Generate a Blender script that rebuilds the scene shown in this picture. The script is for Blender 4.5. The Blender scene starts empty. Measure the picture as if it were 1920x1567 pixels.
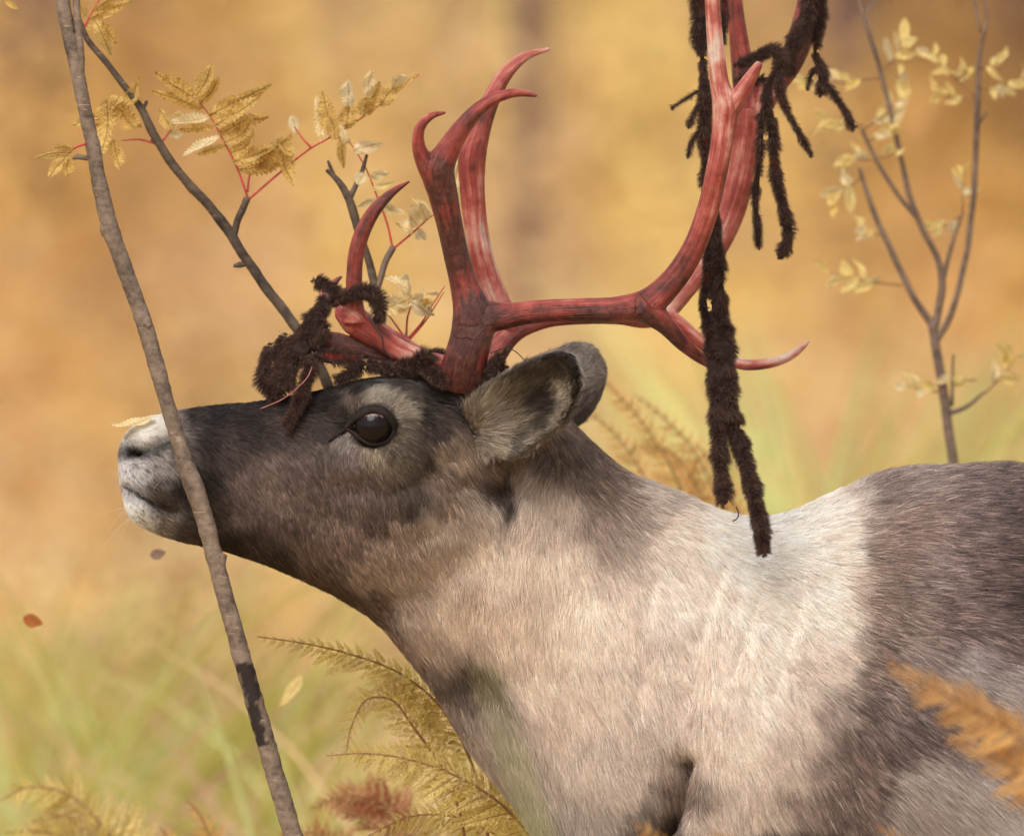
import bpy, math, random
import numpy as np
from mathutils import Vector, Matrix
from mathutils.kdtree import KDTree

random.seed(7)
RNG = np.random.default_rng(11)
SC = bpy.context.scene
COL = SC.collection

# ------------------------------------------------------------------ camera
PXM = 2000.0            # photograph pixels per metre in the plane of the animal
CAM_H = 1.25
CAM_D = 36.0 and 400.0 * 0.96 / 36.0
cam_data = bpy.data.cameras.new('camera')
cam_data.lens = 400.0
cam_data.sensor_width = 36.0
cam_data.clip_start = 0.1
cam_data.clip_end = 600.0
cam_data.dof.use_dof = True
cam_data.dof.focus_distance = CAM_D - 0.07
cam_data.dof.aperture_fstop = 4.6
cam = bpy.data.objects.new('camera', cam_data)
cam.location = (0, -CAM_D, CAM_H)
cam.rotation_euler = (math.radians(90), 0, 0)
COL.objects.link(cam)
SC.camera = cam

# ------------------------------------------------------------------ sky and sun: thin overcast
SUN_EL, SUN_AZ = 52.0, 205.0        # azimuth measured from +Y clockwise: behind the camera, to its left
world = bpy.data.worlds.new('World')
SC.world = world
world.use_nodes = True
nt = world.node_tree
nt.nodes.clear()
w_out = nt.nodes.new('ShaderNodeOutputWorld')
w_bg = nt.nodes.new('ShaderNodeBackground')
w_hsv = nt.nodes.new('ShaderNodeHueSaturation')
w_sky = nt.nodes.new('ShaderNodeTexSky')
w_sky.sky_type = 'NISHITA'
w_sky.sun_disc = False
w_sky.sun_elevation = math.radians(SUN_EL)
w_sky.sun_rotation = math.radians(SUN_AZ)
w_sky.dust_density = 3.0
w_hsv.inputs['Saturation'].default_value = 0.13
w_bg.inputs['Strength'].default_value = 0.11
nt.links.new(w_sky.outputs[0], w_hsv.inputs['Color'])
nt.links.new(w_hsv.outputs[0], w_bg.inputs['Color'])
nt.links.new(w_bg.outputs[0], w_out.inputs['Surface'])

sun_data = bpy.data.lights.new('sun', 'SUN')
sun_data.energy = 1.3
sun_data.angle = math.radians(40)
sun_data.color = (1.0, 0.95, 0.88)
sun = bpy.data.objects.new('sun', sun_data)
COL.objects.link(sun)
_az, _el = math.radians(SUN_AZ), math.radians(SUN_EL)
_dir = Vector((math.sin(_az) * math.cos(_el), math.cos(_az) * math.cos(_el), math.sin(_el)))
sun.rotation_euler = (-_dir).to_track_quat('-Z', 'Y').to_euler()
sun.location = _dir * 30

SC.view_settings.view_transform = 'Standard'
SC.view_settings.look = 'None'
SC.view_settings.gamma = 1.0
SC.view_settings.use_curve_mapping = False
SC.view_settings.exposure = 0.8
SC.render.hair_type = 'STRIP'
SC.cycles.max_bounces = 8
SC.cycles.diffuse_bounces = 4
SC.cycles.transparent_max_bounces = 8

# ------------------------------------------------------------------ helpers
def lin(c):
    c = np.asarray(c, float) / 255.0
    return np.where(c <= 0.04045, c / 12.92, ((c + 0.055) / 1.055) ** 2.4)

def P(px, py, y=0.0):
    """a point seen at photograph pixel (px, py) that stands y metres behind the animal's middle plane"""
    k = (CAM_D + y) / CAM_D / PXM
    return np.array([(px - 960.0) * k, y, CAM_H - (py - 783.5) * k])

def to_px(v):
    v = np.asarray(v, float)
    k = CAM_D / (CAM_D + v[..., 1]) * PXM
    return v[..., 0] * k + 960.0, (CAM_H - v[..., 2]) * k + 783.5

def _hash(ix, iy, iz, seed):
    h = (ix * 374761393 + iy * 668265263 + iz * 2147483647 + seed * 1274126177) & 0xFFFFFFFF
    h = ((h ^ (h >> 13)) * 1274126177) & 0xFFFFFFFF
    return ((h ^ (h >> 16)) & 0xFFFFFF) / float(0xFFFFFF)

def vnoise(p, scale, seed=0):
    """smooth value noise in 0..1, p (N,3)"""
    q = np.asarray(p, float) * scale
    i = np.floor(q).astype(np.int64)
    f = q - i
    f = f * f * (3 - 2 * f)
    r = 0
    for dx in (0, 1):
        wx = f[:, 0] if dx else 1 - f[:, 0]
        for dy in (0, 1):
            wy = f[:, 1] if dy else 1 - f[:, 1]
            for dz in (0, 1):
                wz = f[:, 2] if dz else 1 - f[:, 2]
                r = r + wx * wy * wz * _hash(i[:, 0] + dx, i[:, 1] + dy, i[:, 2] + dz, seed)
    return r

def unit(v):
    return v / np.maximum(np.linalg.norm(v, axis=-1, keepdims=True), 1e-9)

def catmull(pts, n):
    """resample rows of pts (any width) smoothly to n rows"""
    p = np.asarray(pts, float)
    m = len(p)
    if m == 2:
        t = np.linspace(0, 1, n)[:, None]
        return p[0] * (1 - t) + p[1] * t
    d = np.maximum(np.linalg.norm(np.diff(p[:, :3], axis=0), axis=1), 1e-6) ** 0.8
    T = np.concatenate([[0], np.cumsum(d)])
    tan = np.zeros_like(p)
    for k in range(m):
        if k == 0:
            tan[k] = (p[1] - p[0]) / (T[1] - T[0])
        elif k == m - 1:
            tan[k] = (p[-1] - p[-2]) / (T[-1] - T[-2])
        else:
            a = (p[k] - p[k - 1]) / (T[k] - T[k - 1]); b = (p[k + 1] - p[k]) / (T[k + 1] - T[k])
            wa, wb = (T[k + 1] - T[k]), (T[k] - T[k - 1])
            tan[k] = (a * wa + b * wb) / (wa + wb)
    t = np.linspace(0, T[-1], n)
    k = np.clip(np.searchsorted(T, t, side='right') - 1, 0, m - 2)
    h = (T[k + 1] - T[k])
    u = ((t - T[k]) / h)[:, None]
    h = h[:, None]
    return ((2 * u**3 - 3 * u**2 + 1) * p[k] + (u**3 - 2 * u**2 + u) * h * tan[k]
            + (-2 * u**3 + 3 * u**2) * p[k + 1] + (u**3 - u**2) * h * tan[k + 1])

def frames(c):
    tan = unit(np.gradient(c, axis=0))
    n0 = np.cross(tan[0], [0.0, 1.0, 0.0])
    if np.linalg.norm(n0) < 1e-3:
        n0 = np.cross(tan[0], [1.0, 0, 0])
    n0 = n0 / np.linalg.norm(n0)
    N = np.zeros_like(c)
    for i in range(len(c)):
        n0 = n0 - tan[i] * np.dot(n0, tan[i])
        n0 = n0 / max(np.linalg.norm(n0), 1e-9)
        N[i] = n0
    return tan, N, np.cross(tan, N)

def tube(c, r, sides=10, flat=1.0, jag=0.0, twist=None):
    """closed tube round the centre line c (n,3) with radii r; flat squeezes it along its second axis"""
    c = np.asarray(c, float); r = np.asarray(r, float)
    tan, N, B = frames(c)
    if twist is not None:
        cw, sw = np.cos(twist)[:, None], np.sin(twist)[:, None]
        N, B = N * cw + B * sw, B * cw - N * sw
    a = np.linspace(0, 2 * math.pi, sides, endpoint=False)
    rr = r[:, None] * np.ones(sides)
    if jag:
        rr = rr * (1 + jag * (RNG.random(rr.shape) - 0.5) * 2)
    V = c[:, None, :] + rr[..., None] * (np.cos(a)[None, :, None] * N[:, None, :] + flat * np.sin(a)[None, :, None] * B[:, None, :])
    n = len(c)
    V = V.reshape(-1, 3)
    F = []
    for i in range(n - 1):
        for j in range(sides):
            k = (j + 1) % sides
            F.append((i * sides + j, i * sides + k, (i + 1) * sides + k, (i + 1) * sides + j))
    V = np.vstack([V, c[0] - tan[0] * r[0] * 0.5, c[-1] + tan[-1] * r[-1] * 0.6])
    a0, a1 = len(V) - 2, len(V) - 1
    for j in range(sides):
        k = (j + 1) % sides
        F.append((a0, k, j))
        F.append((a1, (n - 1) * sides + j, (n - 1) * sides + k))
    return V, F

def px_path(pts, step=6.0):
    """pts: rows (px, py, y, radius_px, ...extra) -> resampled world centre line, radii in m, extras"""
    pts = np.asarray(pts, float)
    W = np.array([P(a[0], a[1], a[2]) for a in pts])
    rows = np.hstack([W, pts[:, 3:]])
    L = np.sum(np.linalg.norm(np.diff(W, axis=0), axis=1)) * PXM
    q = catmull(rows, max(4, int(L / step)))
    return q[:, :3], np.maximum(q[:, 3], 0.6) / PXM, q[:, 4:]

def merge(parts):
    V, F, o = [], [], 0
    for v, f in parts:
        V.append(v)
        F.extend([tuple(i + o for i in q) for q in f])
        o += len(v)
    return np.vstack(V), F

def mesh_data(name, V, F, smooth=True, mat=None):
    me = bpy.data.meshes.new(name)
    me.from_pydata(np.asarray(V).tolist(), [], F if isinstance(F, list) else F.tolist())
    me.update()
    if smooth:
        me.polygons.foreach_set('use_smooth', np.ones(len(me.polygons), bool))
    if mat:
        me.materials.append(mat)
    return me

def obj(name, me, parent=None, **props):
    o = bpy.data.objects.new(name, me)
    COL.objects.link(o)
    if parent:
        o.parent = parent
        o.matrix_parent_inverse = parent.matrix_basis.inverted()
    for k, v in props.items():
        o[k] = v
    return o

def thing(name, label, cat, loc=(0, 0, 0), group=None):
    o = bpy.data.objects.new(name, None)
    o.empty_display_size = 0.05
    o.location = loc
    COL.objects.link(o)
    o['label'] = label
    o['category'] = cat
    if group:
        o['group'] = group
    return o

def set_attr(me, name, kind, dom, arr):
    a = me.attributes.new(name, kind, dom)
    key = {'FLOAT': 'value', 'FLOAT_VECTOR': 'vector', 'FLOAT_COLOR': 'color'}[kind]
    arr = np.asarray(arr, np.float32)
    if kind == 'FLOAT_COLOR' and arr.shape[1] == 3:
        arr = np.hstack([arr, np.ones((len(arr), 1), np.float32)])
    a.data.foreach_set(key, arr.ravel())

def remesh(V, F, voxel, smooth=6):
    me = mesh_data('tmp', V, F)
    o = bpy.data.objects.new('tmp', me)
    COL.objects.link(o)
    m = o.modifiers.new('r', 'REMESH'); m.mode = 'VOXEL'; m.voxel_size = voxel; m.adaptivity = 0
    if smooth:
        s = o.modifiers.new('s', 'SMOOTH'); s.factor = 0.5; s.iterations = smooth
    dg = bpy.context.evaluated_depsgraph_get()
    ev = o.evaluated_get(dg)
    m2 = bpy.data.meshes.new_from_object(ev)
    bpy.data.objects.remove(o); bpy.data.meshes.remove(me)
    return m2

def mesh_arrays(me):
    n = len(me.vertices)
    V = np.empty(n * 3, np.float32); me.vertices.foreach_get('co', V)
    N = np.empty(n * 3, np.float32); me.vertices.foreach_get('normal', N)
    me.calc_loop_triangles()
    T = np.empty(len(me.loop_triangles) * 3, np.int32); me.loop_triangles.foreach_get('vertices', T)
    return V.reshape(-1, 3).astype(float), N.reshape(-1, 3).astype(float), T.reshape(-1, 3)

def scatter(V, N, T, count, weight=None):
    a, b, c = V[T[:, 0]], V[T[:, 1]], V[T[:, 2]]
    A = 0.5 * np.linalg.norm(np.cross(b - a, c - a), axis=1)
    if weight is not None:
        A = A * weight
    cs = np.cumsum(A)
    i = np.searchsorted(cs, RNG.random(count) * cs[-1])
    i = np.minimum(i, len(T) - 1)
    u, v = RNG.random(count), RNG.random(count)
    s = u + v > 1
    u[s], v[s] = 1 - u[s], 1 - v[s]
    w = 1 - u - v
    t = T[i]
    p = V[t[:, 0]] * w[:, None] + V[t[:, 1]] * u[:, None] + V[t[:, 2]] * v[:, None]
    n = unit(N[t[:, 0]] * w[:, None] + N[t[:, 1]] * u[:, None] + N[t[:, 2]] * v[:, None])
    return p, n

def hair(name, parent, pts, radius, col, mat, taper=0.85):
    """pts (n,k,3): one strand each; radius (n,), col (n,3)"""
    n, k, _ = pts.shape
    hc = bpy.data.hair_curves.new(name)
    hc.add_curves([k] * n)
    hc.attributes['position'].data.foreach_set('vector', pts.astype(np.float32).ravel())
    if 'radius' not in hc.attributes:
        hc.attributes.new('radius', 'FLOAT', 'POINT')
    prof = 1 - taper * np.linspace(0, 1, k) ** 1.6
    hc.attributes['radius'].data.foreach_set('value', (radius[:, None] * prof[None, :]).astype(np.float32).ravel())
    a = hc.attributes.new('col', 'FLOAT_COLOR', 'CURVE')
    a.data.foreach_set('color', np.hstack([col, np.ones((n, 1))]).astype(np.float32).ravel())
    hc.materials.append(mat)
    return obj(name, hc, parent)

def strands(p, n, flow, length, lift, k=5, bend=0.6, jitter=0.18, clump=0.0, clump_n=14, sag=0.0):
    """hair points from roots p, normals n and (already tangent) flow directions"""
    cnt = len(p)
    d = flow + RNG.normal(0, jitter, (cnt, 3))
    d = unit(d - n * np.sum(d * n, axis=1, keepdims=True))
    t = np.linspace(0, 1, k)[None, :, None]
    sl, cl = np.sin(lift)[:, None, None], np.cos(lift)[:, None, None]
    L = length[:, None, None]
    q = p[:, None, :] + L * (d[:, None, :] * (t * cl + bend * t * t * sl * 0.5) + n[:, None, :] * sl * (t - bend * t * t))
    q = q + L * np.array([0, 0, -sag]) * t * t
    q = q + (RNG.normal(0, 0.05, (cnt, 1, 3)) * L) * t * t
    if clump > 0:
        g = RNG.choice(cnt, max(1, cnt // clump_n), replace=False)
        kd = KDTree(len(g))
        for i, gi in enumerate(g):
            kd.insert(p[gi], i)
        kd.balance()
        near = np.fromiter((kd.find(x)[1] for x in p), int, cnt)
        gs = q[g[near]]
        off = gs - gs[:, :1]
        amt = clump * (0.6 + 0.8 * RNG.random((cnt, 1, 1))) * t ** 1.4
        root_pull = (gs[:, :1] - q[:, :1]) * 0.75
        q = q * (1 - amt) + (q[:, :1] + root_pull + off) * amt
        return q, near
    return q, None

# ------------------------------------------------------------------ materials
def new_mat(name):
    m = bpy.data.materials.new(name)
    m.use_nodes = True
    m.node_tree.nodes.clear()
    return m, m.node_tree.nodes, m.node_tree.links

def node(ns, kind, **kw):
    n = ns.new(kind)
    for k, v in kw.items():
        setattr(n, k, v)
    return n

def ramp(ns, stops, interp='LINEAR'):
    r = ns.new('ShaderNodeValToRGB')
    r.color_ramp.interpolation = interp
    el = r.color_ramp.elements
    while len(el) < len(stops):
        el.new(0.5)
    for e, (p, c) in zip(el, stops):
        e.position = p
        c = list(c) if not np.isscalar(c) else [c] * 3
        e.color = (*c[:3], 1)
    return r

def mat_fur(name, transl=0.25, gloss=0.015):
    m, ns, ln = new_mat(name)
    out = node(ns, 'ShaderNodeOutputMaterial')
    at = node(ns, 'ShaderNodeAttribute', attribute_name='col')
    df = node(ns, 'ShaderNodeBsdfDiffuse')
    tr = node(ns, 'ShaderNodeBsdfTranslucent')
    mx = node(ns, 'ShaderNodeMixShader'); mx.inputs[0].default_value = transl
    gl = node(ns, 'ShaderNodeBsdfGlossy'); gl.inputs['Roughness'].default_value = 0.45
    m2 = node(ns, 'ShaderNodeMixShader'); m2.inputs[0].default_value = gloss
    ln.new(at.outputs['Color'], df.inputs['Color'])
    ln.new(at.outputs['Color'], tr.inputs['Color'])
    ln.new(df.outputs[0], mx.inputs[1]); ln.new(tr.outputs[0], mx.inputs[2])
    ln.new(mx.outputs[0], m2.inputs[1]); ln.new(gl.outputs[0], m2.inputs[2])
    ln.new(m2.outputs[0], out.inputs['Surface'])
    return m

def mat_attr(name, rough=0.8, spec=0.2, bump=0.0, bscale=300.0):
    m, ns, ln = new_mat(name)
    out = node(ns, 'ShaderNodeOutputMaterial')
    at = node(ns, 'ShaderNodeAttribute', attribute_name='col')
    b = node(ns, 'ShaderNodeBsdfPrincipled')
    b.inputs['Roughness'].default_value = rough
    b.inputs['Specular IOR Level'].default_value = spec
    ln.new(at.outputs['Color'], b.inputs['Base Color'])
    if bump:
        nz = node(ns, 'ShaderNodeTexNoise'); nz.inputs['Scale'].default_value = bscale
        tc = node(ns, 'ShaderNodeTexCoord')
        bp = node(ns, 'ShaderNodeBump'); bp.inputs['Strength'].default_value = bump; bp.inputs['Distance'].default_value = 0.001
        ln.new(tc.outputs['Object'], nz.inputs['Vector']); ln.new(nz.outputs[0], bp.inputs['Height']); ln.new(bp.outputs[0], b.inputs['Normal'])
    ln.new(b.outputs[0], out.inputs['Surface'])
    return m

def mat_leaf(name, c_main, c_alt, c_spot, spot=0.55, transl=0.4, scale=9.0, attr=False, midrib=None):
    """thin leaf: two tints by object, brown blotches, light coming through"""
    m, ns, ln = new_mat(name)
    out = node(ns, 'ShaderNodeOutputMaterial')
    tc = node(ns, 'ShaderNodeTexCoord')
    oi = node(ns, 'ShaderNodeObjectInfo')
    add = node(ns, 'ShaderNodeVectorMath', operation='MULTIPLY_ADD')
    add.inputs[1].default_value = (1, 1, 1)
    comb = node(ns, 'ShaderNodeCombineXYZ')
    mul = node(ns, 'ShaderNodeMath', operation='MULTIPLY'); mul.inputs[1].default_value = 37.0
    ln.new(oi.outputs['Random'], mul.inputs[0])
    ln.new(mul.outputs[0], comb.inputs[0]); ln.new(mul.outputs[0], comb.inputs[1])
    ln.new(tc.outputs['Object'], add.inputs[0]); ln.new(comb.outputs[0], add.inputs[2])
    nz = node(ns, 'ShaderNodeTexNoise'); nz.inputs['Scale'].default_value = scale; nz.inputs['Detail'].default_value = 5
    n2 = node(ns, 'ShaderNodeTexNoise'); n2.inputs['Scale'].default_value = scale * 2.6; n2.inputs['Detail'].default_value = 3
    ln.new(add.outputs[0], nz.inputs['Vector']); ln.new(add.outputs[0], n2.inputs['Vector'])
    mx = node(ns, 'ShaderNodeMix', data_type='RGBA')
    mx.inputs['A'].default_value = (*c_main, 1); mx.inputs['B'].default_value = (*c_alt, 1)
    rm = ramp(ns, [(0.3, 0.0), (0.7, 1.0)])
    mth = node(ns, 'ShaderNodeMath', operation='MULTIPLY_ADD'); mth.inputs[1].default_value = 0.6; mth.use_clamp = True
    sub = node(ns, 'ShaderNodeMath', operation='SUBTRACT'); sub.inputs[1].default_value = 0.3
    ln.new(oi.outputs['Random'], sub.inputs[0])
    ln.new(sub.outputs[0], mth.inputs[0]); ln.new(rm.outputs[0], mth.inputs[2])
    ln.new(nz.outputs[0], rm.inputs[0]); ln.new(mth.outputs[0], mx.inputs['Factor'])
    m3 = node(ns, 'ShaderNodeMix', data_type='RGBA'); m3.inputs['B'].default_value = (*c_spot, 1)
    r2 = ramp(ns, [(spot, 0.0), (spot + 0.1, 0.85)])
    ln.new(n2.outputs[0], r2.inputs[0]); ln.new(r2.outputs[0], m3.inputs['Factor'])
    ln.new(mx.outputs['Result'], m3.inputs['A'])
    sx = node(ns, 'ShaderNodeSeparateXYZ'); ln.new(tc.outputs['Object'], sx.inputs[0])
    ab = node(ns, 'ShaderNodeMath', operation='ABSOLUTE'); ln.new(sx.outputs[1], ab.inputs[0])
    vv = node(ns, 'ShaderNodeMath', operation='MULTIPLY_ADD'); vv.inputs[1].default_value = -0.8
    ln.new(ab.outputs[0], vv.inputs[0]); ln.new(sx.outputs[0], vv.inputs[2])
    fq = node(ns, 'ShaderNodeMath', operation='MULTIPLY'); fq.inputs[1].default_value = 62.0; ln.new(vv.outputs[0], fq.inputs[0])
    sn = node(ns, 'ShaderNodeMath', operation='SINE'); ln.new(fq.outputs[0], sn.inputs[0])
    rv = ramp(ns, [(0.78, 0.0), (1.0, 0.38)])
    ln.new(sn.outputs[0], rv.inputs[0])
    rb = ramp(ns, [(0.006, 0.6), (0.016, 0.0)]); ln.new(ab.outputs[0], rb.inputs[0])
    mv = node(ns, 'ShaderNodeMath', operation='MAXIMUM'); ln.new(rv.outputs[0], mv.inputs[0]); ln.new(rb.outputs[0], mv.inputs[1])
    m4 = node(ns, 'ShaderNodeMix', data_type='RGBA'); m4.inputs['B'].default_value = (*c_spot, 1)
    ln.new(mv.outputs[0], m4.inputs['Factor']); ln.new(m3.outputs['Result'], m4.inputs['A']); m3 = m4
    df = node(ns, 'ShaderNodeBsdfPrincipled'); df.inputs['Roughness'].default_value = 0.65; df.inputs['Specular IOR Level'].default_value = 0.2
    tr = node(ns, 'ShaderNodeBsdfTranslucent')
    ms = node(ns, 'ShaderNodeMixShader'); ms.inputs[0].default_value = transl
    ln.new(m3.outputs['Result'], df.inputs['Base Color']); ln.new(m3.outputs['Result'], tr.inputs['Color'])
    bp = node(ns, 'ShaderNodeBump'); bp.inputs['Strength'].default_value = 0.5; bp.inputs['Distance'].default_value = 0.05
    ln.new(n2.outputs[0], bp.inputs['Height']); ln.new(bp.outputs[0], df.inputs['Normal'])
    ln.new(df.outputs[0], ms.inputs[1]); ln.new(tr.outputs[0], ms.inputs[2])
    ln.new(ms.outputs[0], out.inputs['Surface'])
    return m

def mat_foliage(name, transl=0.4):
    """leaf masses: tint read from the colour stored on the leaves"""
    m, ns, ln = new_mat(name)
    out = node(ns, 'ShaderNodeOutputMaterial')
    at = node(ns, 'ShaderNodeAttribute', attribute_name='col')
    df = node(ns, 'ShaderNodeBsdfDiffuse'); tr = node(ns, 'ShaderNodeBsdfTranslucent')
    ms = node(ns, 'ShaderNodeMixShader'); ms.inputs[0].default_value = transl
    ln.new(at.outputs['Color'], df.inputs['Color']); ln.new(at.outputs['Color'], tr.inputs['Color'])
    ln.new(df.outputs[0], ms.inputs[1]); ln.new(tr.outputs[0], ms.inputs[2]); ln.new(ms.outputs[0], out.inputs['Surface'])
    return m

def mat_bark(name, c1, c2, scale=60.0, bump=0.5, ring=0.0):
    m, ns, ln = new_mat(name)
    out = node(ns, 'ShaderNodeOutputMaterial')
    tc = node(ns, 'ShaderNodeTexCoord')
    mp = node(ns, 'ShaderNodeMapping'); mp.inputs['Scale'].default_value = (1, 1, 1.3)
    nz = node(ns, 'ShaderNodeTexNoise'); nz.inputs['Scale'].default_value = scale; nz.inputs['Detail'].default_value = 8
    nz.inputs['Roughness'].default_value = 0.65
    ln.new(tc.outputs['Object'], mp.inputs[0]); ln.new(mp.outputs[0], nz.inputs['Vector'])
    n2 = node(ns, 'ShaderNodeTexNoise'); n2.inputs['Scale'].default_value = scale * 0.3; n2.inputs['Detail'].default_value = 4
    ln.new(tc.outputs['Object'], n2.inputs['Vector'])
    av = node(ns, 'ShaderNodeMath', operation='ADD'); ln.new(nz.outputs[0], av.inputs[0]); ln.new(n2.outputs[0], av.inputs[1])
    hf = node(ns, 'ShaderNodeMath', operation='MULTIPLY'); hf.inputs[1].default_value = 0.5; ln.new(av.outputs[0], hf.inputs[0])
    r = ramp(ns, [(0.36, c1), (0.62, c2)])
    ln.new(hf.outputs[0], r.inputs[0])
    at = node(ns, 'ShaderNodeAttribute', attribute_name='wound')
    mx = node(ns, 'ShaderNodeMix', data_type='RGBA'); mx.inputs['B'].default_value = (0.022, 0.014, 0.012, 1)
    ln.new(at.outputs['Fac'], mx.inputs['Factor'])
    # lenticels: short pale dashes across the stem
    vo = node(ns, 'ShaderNodeTexNoise'); vo.inputs['Scale'].default_value = 1.0; vo.inputs['Detail'].default_value = 1
    m2 = node(ns, 'ShaderNodeMapping'); m2.inputs['Scale'].default_value = (75, 75, 380)
    ln.new(tc.outputs['Object'], m2.inputs[0]); ln.new(m2.outputs[0], vo.inputs['Vector'])
    r2 = ramp(ns, [(0.68, 0.0), (0.74, 0.5)])
    ln.new(vo.outputs[0], r2.inputs[0])
    mx2 = node(ns, 'ShaderNodeMix', data_type='RGBA'); mx2.inputs['B'].default_value = (*[min(1, c * 1.7) for c in c2], 1)
    ln.new(r2.outputs[0], mx2.inputs['Factor']); ln.new(r.outputs[0], mx2.inputs['A']); ln.new(mx2.outputs['Result'], mx.inputs['A'])
    b = node(ns, 'ShaderNodeBsdfPrincipled'); b.inputs['Roughness'].default_value = 0.75; b.inputs['Specular IOR Level'].default_value = 0.25
    ln.new(mx.outputs['Result'], b.inputs['Base Color'])
    bp = node(ns, 'ShaderNodeBump'); bp.inputs['Strength'].default_value = bump; bp.inputs['Distance'].default_value = 0.0015
    ln.new(hf.outputs[0], bp.inputs['Height']); ln.new(bp.outputs[0], b.inputs['Normal'])
    ln.new(b.outputs[0], out.inputs['Surface'])
    return m

def mat_antler():
    m, ns, ln = new_mat('antler_bone')
    out = node(ns, 'ShaderNodeOutputMaterial')
    fl = node(ns, 'ShaderNodeAttribute', attribute_name='flow')
    tn = node(ns, 'ShaderNodeAttribute', attribute_name='tone')
    tc = node(ns, 'ShaderNodeTexCoord')
    def noise(scale, vec, detail=6, rough=0.6, sc=(1, 1, 1)):
        mp = node(ns, 'ShaderNodeMapping'); mp.inputs['Scale'].default_value = sc
        n = node(ns, 'ShaderNodeTexNoise'); n.inputs['Scale'].default_value = scale; n.inputs['Detail'].default_value = detail
        n.inputs['Roughness'].default_value = rough
        ln.new(vec, mp.inputs[0]); ln.new(mp.outputs[0], n.inputs['Vector'])
        return n
    streak = noise(220.0, fl.outputs['Vector'], sc=(0.07, 1, 1))
    fine = noise(700.0, fl.outputs['Vector'], sc=(0.09, 1, 1), rough=0.7)
    big = noise(28.0, tc.outputs['Object'], 4, 0.55)
    grain = noise(160.0, tc.outputs['Object'], 6, 0.7)
    # tone + big noise + streak
    def mad(a, k, b):
        n = node(ns, 'ShaderNodeMath', operation='MULTIPLY_ADD'); n.inputs[1].default_value = k
        ln.new(a, n.inputs[0])
        if isinstance(b, float):
            n.inputs[2].default_value = b
        else:
            ln.new(b, n.inputs[2])
        return n.outputs[0]
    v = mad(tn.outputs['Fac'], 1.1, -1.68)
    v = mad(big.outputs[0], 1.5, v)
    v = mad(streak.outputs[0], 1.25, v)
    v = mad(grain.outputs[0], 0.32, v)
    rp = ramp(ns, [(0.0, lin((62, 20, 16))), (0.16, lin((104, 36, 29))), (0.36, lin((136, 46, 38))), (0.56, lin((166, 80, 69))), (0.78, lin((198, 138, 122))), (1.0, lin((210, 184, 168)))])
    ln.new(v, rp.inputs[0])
    # dark dried streaks
    r2 = ramp(ns, [(0.57, 0.0), (0.69, 0.7)])
    dk = mad(fine.outputs[0], 0.6, mad(streak.outputs[0], 0.45, 0.0))
    ln.new(dk, r2.inputs[0])
    mx = node(ns, 'ShaderNodeMix', data_type='RGBA'); mx.inputs['B'].default_value = (*lin((74, 40, 34)), 1)
    ln.new(r2.outputs[0], mx.inputs['Factor']); ln.new(rp.outputs[0], mx.inputs['A'])
    # brownish tarnish
    r3 = ramp(ns, [(0.44, 0.0), (0.70, 0.38)])
    ln.new(grain.outputs[0], r3.inputs[0])
    m3 = node(ns, 'ShaderNodeMix', data_type='RGBA'); m3.inputs['B'].default_value = (*lin((124, 82, 68)), 1)
    ln.new(r3.outputs[0], m3.inputs['Factor']); ln.new(mx.outputs['Result'], m3.inputs['A'])
    b = node(ns, 'ShaderNodeBsdfPrincipled')
    b.inputs['Roughness'].default_value = 0.38; b.inputs['Specular IOR Level'].default_value = 0.42
    b.inputs['Subsurface Weight'].default_value = 0.0
    ln.new(m3.outputs['Result'], b.inputs['Base Color'])
    bp = node(ns, 'ShaderNodeBump'); bp.inputs['Strength'].default_value = 0.8; bp.inputs['Distance'].default_value = 0.003
    ln.new(dk, bp.inputs['Height']); ln.new(bp.outputs[0], b.inputs['Normal'])
    ln.new(b.outputs[0], out.inputs['Surface'])
    return m

def mat_plain(name, c, rough=0.6, spec=0.3, coat=0.0):
    m, ns, ln = new_mat(name)
    out = node(ns, 'ShaderNodeOutputMaterial')
    b = node(ns, 'ShaderNodeBsdfPrincipled')
    nz = node(ns, 'ShaderNodeTexNoise'); nz.inputs['Scale'].default_value = 150
    tc = node(ns, 'ShaderNodeTexCoord'); ln.new(tc.outputs['Object'], nz.inputs['Vector'])
    r = ramp(ns, [(0.3, [x * 0.75 for x in c]), (0.7, [min(1, x * 1.25) for x in c])])
    ln.new(nz.outputs[0], r.inputs[0]); ln.new(r.outputs[0], b.inputs['Base Color'])
    b.inputs['Roughness'].default_value = rough; b.inputs['Specular IOR Level'].default_value = spec
    b.inputs['Coat Weight'].default_value = coat; b.inputs['Coat Roughness'].default_value = 0.03
    ln.new(b.outputs[0], out.inputs['Surface'])
    return m

M_FUR = mat_fur('coat_fur')
M_VELVET = mat_fur('velvet_fur', 0.15, 0.01)
M_SKIN = mat_attr('skin_under_fur', 0.85, 0.1)
M_ANTLER = mat_antler()
M_BARK = mat_bark('rowan_bark', lin((72, 59, 51)), lin((136, 118, 103)), 150.0, 1.0)
M_TWIG = mat_bark('twig_bark', lin((44, 35, 30)), lin((104, 88, 74)), 90.0, 0.8)
M_TWIG2 = mat_bark('pale_twig_bark', lin((74, 58, 49)), lin((130, 108, 93)), 90.0, 0.8)
M_BIRCH = mat_bark('birch_bark', lin((74, 54, 46)), lin((128, 100, 88)), 14.0)
M_RACHIS = mat_plain('red_leaf_stalk', lin((178, 62, 58)), 0.5)
M_STALKB = mat_plain('brown_stalk', lin((140, 98, 62)), 0.6)
M_LEAFY = mat_leaf('yellow_rowan_leaf', lin((212, 166, 84)), lin((238, 206, 132)), lin((122, 80, 36)), 0.575, transl=0.45)
M_LEAFP = mat_leaf('pale_rowan_leaf', lin((242, 214, 146)), lin((248, 236, 200)), lin((190, 136, 66)), 0.61)
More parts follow.
